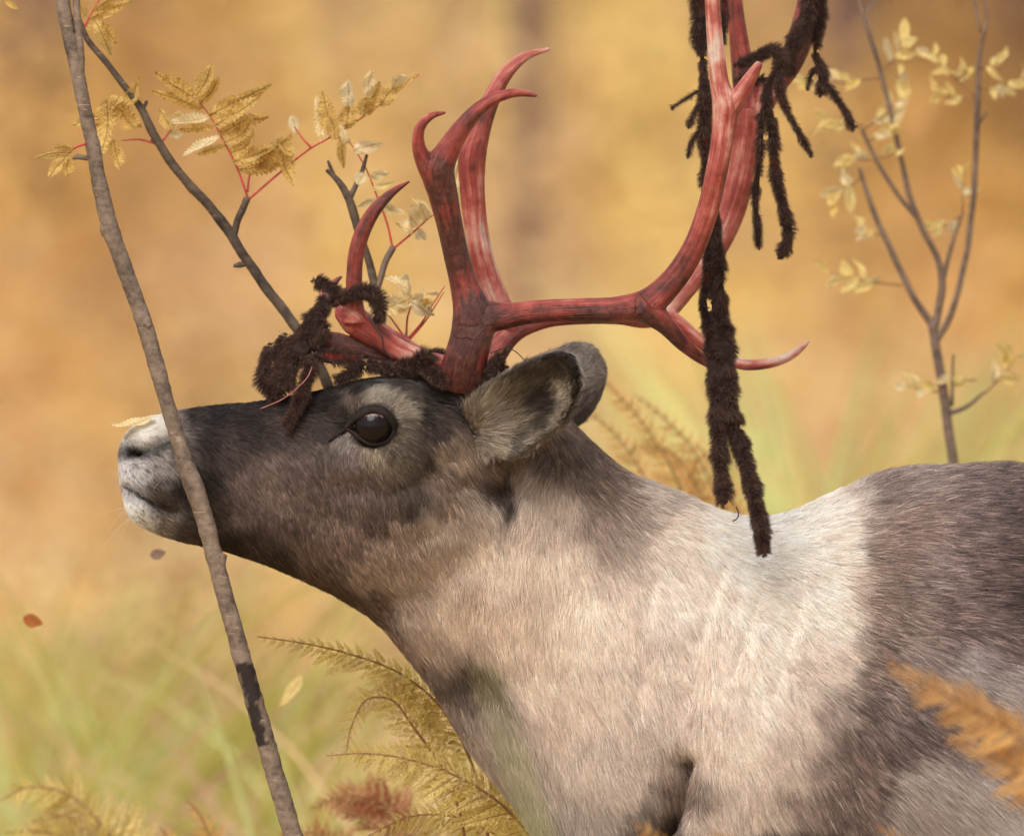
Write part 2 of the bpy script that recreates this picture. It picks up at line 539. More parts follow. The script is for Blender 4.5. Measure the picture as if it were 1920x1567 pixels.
M_LEAFW = mat_leaf('pale_yellow_leaf', lin((246, 216, 128)), lin((250, 234, 170)), lin((220, 160, 84)), 0.66, transl=0.5)
M_FERNY = mat_leaf('yellow_green_fern', lin((226, 206, 116)), lin((244, 226, 154)), lin((160, 100, 50)), 0.63, scale=4.0, transl=0.5)
M_FERNP = mat_leaf('pale_fern', lin((244, 222, 150)), lin((228, 208, 150)), lin((170, 112, 56)), 0.62, scale=4.0)
M_FERNO = mat_leaf('orange_fern', lin((228, 178, 106)), lin((238, 196, 128)), lin((168, 96, 46)), 0.58, scale=4.0)
M_FERNR = mat_leaf('rust_fern', lin((204, 134, 98)), lin((216, 156, 118)), lin((132, 76, 52)), 0.56, scale=4.0)
M_FERNB = mat_leaf('brown_fern', lin((186, 138, 102)), lin((204, 160, 124)), lin((110, 72, 50)), 0.56, scale=4.0)
M_FOL = mat_foliage('autumn_foliage')

# ================================================================== the setting
def ground_h(x, y):
    x = np.asarray(x, float); y = np.asarray(y, float)
    t = np.maximum(y - 1.5, 0)
    h = 0.135 * t * t / (t + 2.0) + 0.10 * np.maximum(y - 22, 0)
    q = np.stack([x, y, np.zeros_like(x)], -1).reshape(-1, 3)
    n = vnoise(q, 0.35, 3) * 0.35 + vnoise(q, 1.1, 4) * 0.10
    near = np.clip((y - 1.0) / 4.0, 0, 1)
    return h + (n.reshape(x.shape) - 0.2) * (0.12 + 0.88 * near) * 0.8

def pal(r, g, b):
    return lin((r, g, b)) / np.array([0.97, 0.83, 0.70])
PAL = {'gold': pal(216, 174, 104), 'tan': pal(206, 164, 118), 'straw': pal(224, 188, 120), 'orange': pal(204, 142, 74),
       'green': pal(172, 156, 78), 'brown': pal(150, 108, 74), 'mauve': pal(170, 132, 112), 'pink': pal(206, 158, 122), 'rust': pal(186, 108, 62), 'palegreen': pal(196, 186, 116)}

def make_ground():
    xs = np.concatenate([np.linspace(-140, -9, 14), np.linspace(-8, 8, 81), np.linspace(9, 140, 14)])
    ys = np.concatenate([np.linspace(-60, -4, 12), np.linspace(-3, 30, 120), np.linspace(31, 160, 24)])
    X, Y = np.meshgrid(xs, ys)
    Z = ground_h(X, Y)
    V = np.stack([X, Y, Z], -1).reshape(-1, 3)
    nx, ny = len(xs), len(ys)
    F = [(j * nx + i, j * nx + i + 1, (j + 1) * nx + i + 1, (j + 1) * nx + i) for j in range(ny - 1) for i in range(nx - 1)]
    m, ns, ln = new_mat('autumn_ground')
    out = node(ns, 'ShaderNodeOutputMaterial')
    tc = node(ns, 'ShaderNodeTexCoord')
    n1 = node(ns, 'ShaderNodeTexNoise'); n1.inputs['Scale'].default_value = 1.6; n1.inputs['Detail'].default_value = 8
    n2 = node(ns, 'ShaderNodeTexNoise'); n2.inputs['Scale'].default_value = 0.5; n2.inputs['Detail'].default_value = 3
    ln.new(tc.outputs['Object'], n1.inputs['Vector']); ln.new(tc.outputs['Object'], n2.inputs['Vector'])
    r1 = ramp(ns, [(0.3, pal(150, 108, 72)), (0.5, pal(196, 154, 98)), (0.7, pal(212, 174, 112))])
    r2 = ramp(ns, [(0.35, pal(176, 140, 114)), (0.65, pal(206, 168, 104))])
    ln.new(n1.outputs[0], r1.inputs[0]); ln.new(n2.outputs[0], r2.inputs[0])
    mx = node(ns, 'ShaderNodeMix', data_type='RGBA'); mx.inputs['Factor'].default_value = 0.5
    ln.new(r1.outputs[0], mx.inputs['A']); ln.new(r2.outputs[0], mx.inputs['B'])
    b = node(ns, 'ShaderNodeBsdfDiffuse'); ln.new(mx.outputs['Result'], b.inputs['Color'])
    ln.new(b.outputs[0], out.inputs['Surface'])
    obj('ground', mesh_data('ground', V, F, True, m), kind='structure', label='golden brown autumn hillside rising behind the reindeer')

def leaf_quads(C, size, col, name, parent=None, up=0.4):
    """many small bent leaves (two triangles each) centred at C"""
    n = len(C)
    a = unit(RNG.normal(0, 1, (n, 3)))
    nrm = unit(RNG.normal(0, 1, (n, 3)) + np.array([0, -0.3, up]))
    a = unit(a - nrm * np.sum(a * nrm, 1, keepdims=True))
    b = np.cross(nrm, a)
    s = size[:, None]
    V = np.empty((n, 4, 3))
    V[:, 0] = C - a * s * 0.5
    V[:, 1] = C + b * s * 0.3 + nrm * s * 0.08
    V[:, 2] = C + a * s * 0.5
    V[:, 3] = C - b * s * 0.3 + nrm * s * 0.08
    me = bpy.data.meshes.new(name)
    me.vertices.add(n * 4)
    me.vertices.foreach_set('co', V.astype(np.float32).ravel())
    me.loops.add(n * 4); me.polygons.add(n)
    me.loops.foreach_set('vertex_index', np.arange(n * 4, dtype=np.int32))
    me.polygons.foreach_set('loop_start', np.arange(0, n * 4, 4, dtype=np.int32))
    me.polygons.foreach_set('loop_total', np.full(n, 4, np.int32))
    me.update(); me.validate()
    set_attr(me, 'col', 'FLOAT_COLOR', 'POINT', np.repeat(col, 4, axis=0))
    me.materials.append(M_FOL)
    return obj(name, me, parent)

def half_width(y):
    return 0.047 * (CAM_D + y)

def make_undergrowth():
    n = 150000
    y = 2.2 + (RNG.random(n) ** 0.85) * 42.0
    x = (RNG.random(n) * 2 - 1) * (half_width(y) * 1.15 + 1.4)
    q = np.stack([x, y, np.zeros(n)], -1)
    bush = vnoise(q, 0.55, 21) * 0.6 + vnoise(q, 1.4, 22) * 0.4
    h = (RNG.random(n) ** 1.3) * (0.10 + 0.95 * np.clip(bush - 0.3, 0, 1) ** 1.1) * np.clip(y / 9.0, 0.25, 1.3)
    C = np.stack([x, y, ground_h(x, y) + h + 0.01], -1)
    # natural drifts of colour over the hillside
    qs = q * np.array([2.0, 0.22, 1.0])                      # drifts run up the slope
    f1 = vnoise(qs, 0.9, 31); f2 = vnoise(qs + 20, 1.7, 32); f3 = vnoise(qs + 50, 1.0, 33) * .65 + vnoise(qs + 70, 2.4, 34) * .35
    col = np.empty((n, 3))
    w = np.clip((f1 - 0.35) / 0.3, 0, 1)[:, None]
    col[:] = PAL['tan'] * (1 - w) + PAL['straw'] * w
    w = np.clip((f2 - 0.50) / 0.12, 0, 1)[:, None]
    col = col * (1 - w) + PAL['gold'] * 1.12 * w
    f5 = vnoise(qs * np.array([1, 2.2, 1]) + 90, 3.2, 36)
    col = col * (0.80 + 0.42 * f5)[:, None]
    w = (np.clip((np.abs(x) / half_width(y) - 0.30) / 0.5, 0, 1) * np.clip((f3 + 0.25), 0, 1))[:, None]
    col = col * (1 - w * 0.75) + PAL['orange'] * w * 0.75          # a drift of orange shrubs to the right
    w = (np.clip((f3 - 0.56) / 0.10, 0, 1))[:, None]
    col = col * (1 - w * 0.85) + PAL['brown'] * w * 0.85
    near = np.clip((9.0 - y) / 4.0, 0, 1) * np.clip((-x / half_width(y)) * 1.0 + 0.35, 0, 1)
    g = np.clip((vnoise(q, 1.2, 41) - 0.42) / 0.15, 0, 1)
    w = (near * g)[:, None]
    col = col * (1 - w) + PAL['green'] * w
    g2 = np.clip((vnoise(q, 0.9, 43) - 0.58) / 0.1, 0, 1)
    w = (near * g2)[:, None] * 0.8
    col = col * (1 - w) + PAL['mauve'] * w
    g3 = np.clip((vnoise(q, 1.0, 44) - 0.6) / 0.1, 0, 1)
    w = (near * g3)[:, None] * 0.8
    col = col * (1 - w) + PAL['pink'] * w
    low = np.clip((9.0 - y) / 4.0, 0, 1) * np.clip(-x / half_width(y) + .3, 0, 1)
    col = col * (1 - .25 * low)[:, None]                      # darker low on the left
    col = np.clip(col * RNG.lognormal(0, 0.12, (n, 1)), 0, 0.9)
    size = (0.030 + 0.035 * RNG.random(n)) * np.clip(y / 12, 0.7, 1.8)
    o = leaf_quads(C, size, col, 'undergrowth', up=0.8)
    o['kind'] = 'stuff'; o['label'] = 'golden and tan autumn shrubs covering the blurred hillside'

def make_tall_grass():
    """blurred grass behind the animal: long arching blades, one mass"""
    V, F, Cc = [], [], []
    def blade(px, y, length, ang, droop, wd, c):
        """ang: lean from upright in the picture plane; droop: how far it arches over"""
        g = P(px, 1000, y)
        z0 = float(ground_h(np.array([g[0]]), np.array([y]))[0])
        p = np.array([g[0], y, z0]); K = 12; o = len(V)
        yaw = random.uniform(-.5, .5)
        for k in range(K):
            t = k / (K - 1)
            a = ang * 0.25 + droop * t ** 2.2
            d = np.array([math.sin(a), yaw * abs(math.sin(a)), math.cos(a)])
            w = wd * (1 - t ** 3) + 0.0004
            sd = np.array([math.cos(a), .4, -math.sin(a)]) * w
            V.extend([p - sd, p + sd]); Cc.extend([c, c])
            if k:
                q = o + 2 * k
                F.append((q - 2, q - 1, q + 1, q))
            p = p + d * length / (K - 1)
    def tuft(px, y, top, n, cols, spread, wide=1.0):
        zt = P(px, top, y)[2]
        z0 = float(ground_h(np.array([P(px, 1000, y)[0]]), np.array([y]))[0])
        for i in range(n):
            s = random.choice((-1, 1))
            dr = s * random.uniform(.2, 1.0 if wide > 1 else 1.7)
            L = (zt - z0) * random.uniform(.85, 1.12) * (1 + .10 * abs(dr))
            if L > .1:
                blade(px + random.gauss(0, spread), y + random.uniform(-.2, .2), L, s * random.uniform(0, .5), dr, random.uniform(.003, .0065) * wide, PAL[random.choice(cols)] * random.uniform(.85, 1.25))
    for px, y, top, n in ((1490, 3.4, 770, 9), (1550, 4.0, 710, 10), (1610, 3.2, 780, 10), (1680, 4.0, 800, 9), (1470, 3.0, 850, 8), (1740, 3.6, 830, 6), (1540, 4.6, 660, 8), (1590, 2.6, 840, 7), (1650, 2.8, 850, 7)):
        tuft(px, y, top, n * 3, ['green', 'palegreen', 'palegreen', 'palegreen', 'straw'], 60, 1.6)
    for k in range(38):
        px = random.uniform(-100, 480); y = random.uniform(2.0, 5.6)
        tuft(px, y, random.uniform(1130, 1430) - max(0, 180 - px) * .1, 11, random.choice([['green'], ['green', 'palegreen'], ['green', 'palegreen'], ['green', 'gold'], ['tan', 'pink'], ['green', 'brown']]), 50)
    for k in range(10):
        tuft(random.uniform(480, 860), random.uniform(1.6, 4), random.uniform(1300, 1500), 9, ['green', 'tan', 'palegreen', 'pink'], 55)
    for k in range(8):
        tuft(random.uniform(1080, 1420), random.uniform(2.5, 5), random.uniform(860, 940), 9, ['orange', 'gold'], 60)
    me = mesh_data('tall_grass', np.array(V), F, True, M_FOL)
    set_attr(me, 'col', 'FLOAT_COLOR', 'POINT', np.clip(np.array(Cc), 0, 0.9))
    obj('tall_grass', me, kind='stuff', label='blurred green and straw tall grass behind the reindeer')

def make_tree(px, y, width, label, tint, lean=0.0):
    """young birch on the hillside: trunk with limbs, low golden crown"""
    x = P(px, 783, y)[0]
    z = float(ground_h(np.array([x]), np.array([y]))[0])
    t = thing('birch_tree', label, 'tree', (x, y, z - 0.05), 'blurred young birches on the hillside')
    H = random.uniform(4.5, 6.5)
    pts = np.array([[0, 0, -0.2], [0.02, 0, H * 0.2], [0.05 + lean * 0.4, 0.04, H * 0.5], [lean, -0.03, H * 0.8], [lean * 1.2, 0.0, H]]) + np.array([x, y, z])
    c = catmull(pts, 18)
    parts = [tube(c, np.linspace(width / 2, 0.012, 18), 9, jag=0.06)]
    tips = []
    for k in range(14):
        i = random.randint(5, 16)
        a = random.uniform(0, 2 * math.pi)
        L = (1.5 - i * 0.06) * random.uniform(0.7, 1.1)
        d = np.array([math.cos(a), math.sin(a), 0.55])
        q = np.array([c[i], c[i] + d * L * 0.5, c[i] + d * L + np.array([0, 0, 0.1 * L])])
        q = catmull(q, 6)
        parts.append(tube(q, np.linspace(0.018, 0.004, 6), 5))
        tips.append(q)
    V, F = merge(parts)
    obj('trunk', mesh_data('trunk', V, F, True, M_BIRCH), t)
    n = 3600
    pick = np.array([random.choice(tips)[random.randint(2, 5)] for _ in range(n)])
    C = pick + RNG.normal(0, 1, (n, 3)) * np.array([0.28, 0.28, 0.24])
    col = np.clip(PAL[tint] * RNG.lognormal(0, 0.15, (n, 1)), 0, 0.9)
    leaf_quads(C, 0.05 + 0.035 * RNG.random(n), col, 'crown', t)

make_ground()
make_undergrowth()
make_tall_grass()
for a in ((985, 13.5, 0.085, 'blurred slim birch trunk seen between the antler stem and beam', 'gold', 0.1),
          (1200, 24.0, 0.12, 'far blurred birch right of the tall antler tines', 'straw', -0.2),
          (1585, 15.0, 0.14, 'mauve blurred birch trunk left of the thin leafy sapling', 'tan', 0.1),
          (60, 16.0, 0.24, 'dark blurred birch at the left edge beyond the rowan stem', 'orange', -0.3),
          (250, 20.0, 0.16, 'far blurred birch behind the yellow rowan leaves', 'straw', 0.2),
          (1890, 18.0, 0.14, 'blurred birch at the right edge above the back', 'orange', 0.2),
          (640, 30.0, 0.12, 'farthest blurred birch above the brow antler', 'gold', 0.0)):
    make_tree(*a)

# ================================================================== the reindeer
REIN = thing('reindeer', 'grey brown and cream reindeer with red antlers shedding dark velvet', 'reindeer', tuple(P(1900, 783.5 + CAM_H * PXM, 0)))

# cross-sections: upper contour point, lower contour point (pixels), half width (px), taper to the bottom, boxiness
SLICES = [
    (222, 850, 223, 862, 8, 0, 1.0), (226, 834, 224, 880, 34, 0, .95), (238, 812, 231, 926, 54, -.05, .9), (262, 790, 241, 962, 66, -.05, .88),
    (300, 779, 275, 990, 72, -.05, .88), (340, 771, 330, 1010, 74, -.02, .88), (400, 763, 400, 1024, 77, 0.02, .9), (470, 757, 480, 1048, 84, 0.06, .9),
    (540, 746, 560, 1080, 96, 0.12, .9), (610, 733, 630, 1113, 114, 0.2, .9), (680, 715, 680, 1143, 136, 0.26, .9), (750, 707, 720, 1172, 150, 0.26, .92),
    (830, 706, 752, 1208, 150, 0.2, .95), (905, 708, 790, 1256, 142, 0.1, 1.0), (980, 728, 826, 1306, 138, 0.0, 1.0), (1040, 770, 858, 1358, 142, -.05, 1.0),
    (1098, 828, 892, 1412, 150, -.08, 1.0), (1166, 882, 932, 1462, 162, -.1, 1.0), (1260, 920, 975, 1515, 180, -.12, 1.0), (1350, 962, 1012, 1575, 205, -.14, 1.0),
    (1420, 975, 1060, 1680, 235, -.15, 1.0), (1490, 963, 1130, 1780, 265, -.15, 1.0), (1570, 928, 1250, 1850, 295, -.12, 1.0), (1660, 890, 1450, 1900, 325, -.1, 1.0),
    (1800, 878, 1700, 1950, 365, -.08, .98), (2000, 876, 1950, 1990, 400, -.06, .96), (2300, 882, 2250, 1990, 430, -.04, .95), (2600, 892, 2600, 1950, 440, -.02, .95),
    (2850, 888, 2900, 1880, 405, 0, .95), (3050, 906, 3100, 1800, 345, 0, .98), (3200, 965, 3220, 1700, 255, 0, 1.0), (3290, 1080, 3290, 1560, 145, 0, 1.0), (3318, 1250, 3320, 1400, 40, 0, 1.0)]

def body_shell():
    S = np.array(SLICES, float)
    rows = np.hstack([np.zeros((len(S), 3)), S])
    rows[:, 0] = (S[:, 0] + S[:, 2]) / 2; rows[:, 1] = (S[:, 1] + S[:, 3]) / 2
    n, m = 190, 72
    q = catmull(rows, n)[:, 3:]
    th = np.linspace(0, 2 * math.pi, m, endpoint=False)
    V = np.zeros((n, m, 3))
    for i, (ux, uy, lx, ly, w, tp, e) in enumerate(q):
        cx, cy, hx, hy = (ux + lx) / 2, (uy + ly) / 2, (ux - lx) / 2, (uy - ly) / 2
        s = np.sign(np.sin(th)) * np.abs(np.sin(th)) ** e
        c = np.sign(np.cos(th)) * np.abs(np.cos(th)) ** e
        V[i, :, 0] = (cx + hx * s - 960) / PXM
        V[i, :, 2] = CAM_H - (cy + hy * s - 783.5) / PXM
        V[i, :, 1] = w / PXM * c * (1 + tp * s)
    F = [(i * m + j, (i + 1) * m + j, (i + 1) * m + (j + 1) % m, i * m + (j + 1) % m) for i in range(n - 1) for j in range(m)]
    V = V.reshape(-1, 3)
    V = np.vstack([V, V[:m].mean(0), V[-m:].mean(0)])
    for j in range(m):
        F.append((n * m, j, (j + 1) % m)); F.append((n * m + 1, (n - 1) * m + (j + 1) % m, (n - 1) * m + j))
    return V, F

def leg_tubes():
    parts = []
    for s in (-1, 1):
        f = [(1560, 1520, .045, 90), (1500, 1740, .085, 130), (1450, 1950, .115, 105), (1400, 2300, .115, 68), (1390, 2420, .115, 66), (1400, 2560, .115, 46), (1395, 2980, .115, 44), (1380, 3090, .115, 56), (1345, 3190, .115, 50), (1320, 3268, .115, 62)]
        h = [(2980, 1250, .12, 250), (2930, 1600, .15, 210), (2880, 1880, .15, 130), (3010, 2200, .13, 80), (3120, 2420, .125, 60), (3120, 2520, .125, 56), (3080, 2700, .125, 46), (3040, 3000, .125, 45), (3020, 3100, .125, 56), (2985, 3200, .125, 50), (2960, 3268, .125, 62)]
        for leg in (f, h):
            c, r, _ = px_path([(a, b, s * y, w) for a, b, y, w in leg], 30)
            parts.append(tube(c, r, 16))
    c, r, _ = px_path([(3260, 1120, 0, 60), (3360, 1200, 0, 55), (3390, 1330, 0, 40), (3380, 1400, 0, 14)], 20)
    parts.append(tube(c, r, 12))
    return parts

EARS = {
    'near': dict(U=[(885, 792, -.045), (886, 748, -.072), (940, 707, -.088), (1000, 676, -.100), (1048, 664, -.108), (1074, 677, -.113), (1083, 704, -.115)],
                 L=[(905, 826, -.045), (925, 856, -.078), (970, 853, -.094), (1012, 826, -.104), (1052, 795, -.110), (1074, 760, -.114), (1083, 715, -.115)],
                 cup=[0, .013, .028, .032, .025, .011, 0.0]),
    'far': dict(U=[(950, 770, .04), (985, 705, .070), (1030, 668, .088), (1068, 652, .100), (1100, 654, .108), (1118, 672, .113), (1127, 694, .115)],
                L=[(985, 800, .04), (1035, 812, .075), (1075, 796, .090), (1100, 772, .100), (1117, 742, .108), (1125, 716, .113), (1127, 702, .115)],
                cup=[0, -.010, -.022, -.026, -.020, -.010, 0.0])}

def ear_shell(e, thick=0.0038):
    ns, ntt = 26, 17
    row = np.array([list(P(*u)) + list(P(*l)) + [c] for u, l, c in zip(e['U'], e['L'], e['cup'])])
    rows = np.hstack([(row[:, :3] + row[:, 3:6]) / 2, row])
    q = catmull(rows, ns)
    U, L, cup = q[:, 3:6], q[:, 6:9], q[:, 9]
    t = np.linspace(-1, 1, ntt)
    G = U[:, None] * ((1 + t) / 2)[None, :, None] + L[:, None] * ((1 - t) / 2)[None, :, None]
    G[..., 1] += cup[:, None] * (1 - np.abs(t) ** 2.2)[None, :]
    ds = np.gradient(G, axis=0); dt = np.gradient(G, axis=1)
    N = unit(np.cross(ds, dt))
    if N[ns // 2, ntt // 2, 1] > 0:
        N = -N                                   # N faces the camera side
    edge = (1 - np.abs(t) ** 6)[None, :, None] * (1 - np.linspace(0, 1, ns) ** 10)[:, None, None]
    A = G + N * thick * (0.25 + 0.75 * edge); B = G - N * thick * (0.25 + 0.75 * edge)
    V = np.vstack([A.reshape(-1, 3), B.reshape(-1, 3)])
    F = []
    o = ns * ntt
    for i in range(ns - 1):
        for j in range(ntt - 1):
            a = i * ntt + j
            F.append((a, a + ntt, a + ntt + 1, a + 1)); F.append((o + a, o + a + 1, o + a + ntt + 1, o + a + ntt))
    for i in range(ns - 1):
        for j, s in ((0, 1), (ntt - 1, -1)):
            a = i * ntt + j
            q4 = (a, o + a, o + a + ntt, a + ntt)
            F.append(q4 if s > 0 else q4[::-1])
    for j in range(ntt - 1):
        F.append((j, j + 1, o + j + 1, o + j)); a = (ns - 1) * ntt + j
        F.append((a, o + a, o + a + 1, a + 1))
    return V, F, (A, B, N, ns, ntt)

ear_near = ear_shell(EARS['near']); ear_far = ear_shell(EARS['far'])
_V, _F = merge([body_shell()] + leg_tubes() + [ear_near[:2], ear_far[:2]])
body_me = remesh(_V, _F, 0.0032, 5)
BV, BN, BT = mesh_arrays(body_me)

# ---- relief on the flanks: bumps (px, py, sx, sy, angle, metres) and grooves along lines
BUMPS = [(700, 742, 62, 20, 0.05, .010), (760, 775, 22, 45, 0, .006), (690, 862, 60, 18, -.1, .005), (703, 800, 30, 26, 0, -.013),
         (790, 960, 120, 70, .2, .008), (600, 870, 120, 30, .1, .004), (640, 960, 60, 22, .1, -.003), (249, 846, 16, 10, .3, -.014), (285, 836, 28, 6, -.35, -.005),
         (290, 905, 45, 30, 0, .004), (262, 958, 30, 22, .2, .004), (868, 790, 45, 40, 0, .010),
         (1450, 1350, 130, 170, .1, .010), (1700, 1400, 160, 130, .3, .012), (1130, 1250, 60, 220, -.15, .008), (1000, 1020, 40, 80, 0, .004),
         (890, 1275, 45, 30, .2, -.006), (1100, 900, 50, 40, .6, .004), (1640, 1240, 30, 120, -.1, -.006), (1800, 1330, 200, 40, .5, -.008)]
LINES = [([(238, 911), (262, 926), (290, 944), (330, 958)], 6, -.0045), ([(655, 795), (638, 812), (618, 824)], 8, -.004),
         ([(880, 905), (925, 925), (945, 920), (975, 880), (1010, 850)], 20, -.012), ([(945, 925), (940, 980), (925, 1060)], 26, -.004),
         ([(1278, 1420), (1270, 1490), (1256, 1540), (1225, 1590), (1180, 1640)], 16, -.030), ([(1300, 1200), (1285, 1300), (1278, 1420)], 20, -.006),
         ([(1218, 1090), (1200, 1200), (1195, 1330)], 9, -.0022), ([(1350, 1060), (1310, 1200), (1300, 1300)], 10, -.0022), ([(1430, 1040), (1410, 1140), (1375, 1260)], 10, -.0025),
         ([(1500, 1060), (1490, 1150), (1450, 1290)], 11, -.0025), ([(740, 1130), (800, 1110), (860, 1050)], 28, -.006), ([(640, 905), (720, 920), (800, 900), (840, 860)], 16, -.004),
         ([(420, 800), (410, 880), (430, 960)], 20, -.003), ([(700, 1000), (760, 1010), (820, 985)], 14, -.002)]

def line_dist(px, py, pts):
    d = np.full(px.shape, 1e9)
    for (ax, ay), (bx, by) in zip(pts[:-1], pts[1:]):
        vx, vy = bx - ax, by - ay
        t = np.clip(((px - ax) * vx + (py - ay) * vy) / (vx * vx + vy * vy), 0, 1)
        d = np.minimum(d, np.hypot(px - ax - t * vx, py - ay - t * vy))
    return d

def plan(v):
    """pixel coordinates on the animal's own side view (the same for both flanks)"""
    return v[:, 0] * PXM + 960.0, (CAM_H - v[:, 2]) * PXM + 783.5

px, py = plan(BV)
side = np.clip(np.abs(BN[:, 1]) * 1.6, 0, 1)
disp = np.zeros(len(BV))
for bx, by, sx, sy, an, am in BUMPS:
    c, s = math.cos(an), math.sin(an)
    u = (px - bx) * c + (py - by) * s; w = -(px - bx) * s + (py - by) * c
    disp += am * np.exp(-0.5 * ((u / sx) ** 2 + (w / sy) ** 2))
for pts, sg, am in LINES:
    disp += am * np.exp(-0.5 * (line_dist(px, py, pts) / sg) ** 2)
# keep the ears as they are
ear_pts = np.vstack([ear_near[0], ear_far[0]])
kd_ear = KDTree(len(ear_pts))
for i, e in enumerate(ear_pts):
    kd_ear.insert(e, i)
kd_ear.balance()
ear_d = np.full(len(BV), 1.0)
sel = np.where((px > 830) & (px < 1160) & (py > 620) & (py < 900))[0]
ear_d[sel] = [kd_ear.find(BV[i])[2] for i in sel]
keep = np.clip((ear_d - 0.006) / 0.01, 0, 1)
disp = disp * side * keep + (vnoise(BV, 22, 5) - 0.5) * 0.004 * keep * np.clip((px - 900) / 200, 0, 1)
BV = BV + BN * disp[:, None]
body_me.vertices.foreach_set('co', BV.astype(np.float32).ravel())
body_me.update()
BV, BN, BT = mesh_arrays(body_me)

def surf_y(qx, qy):
    a, b = plan(BV)
    d = (a - qx) ** 2 + (b - qy) ** 2 + np.where(BV[:, 1] > 0, 1e9, 0) + np.where(ear_d < 0.006, 1e9, 0)
    i = np.argsort(d)[:6]
    return float(BV[i, 1].mean())

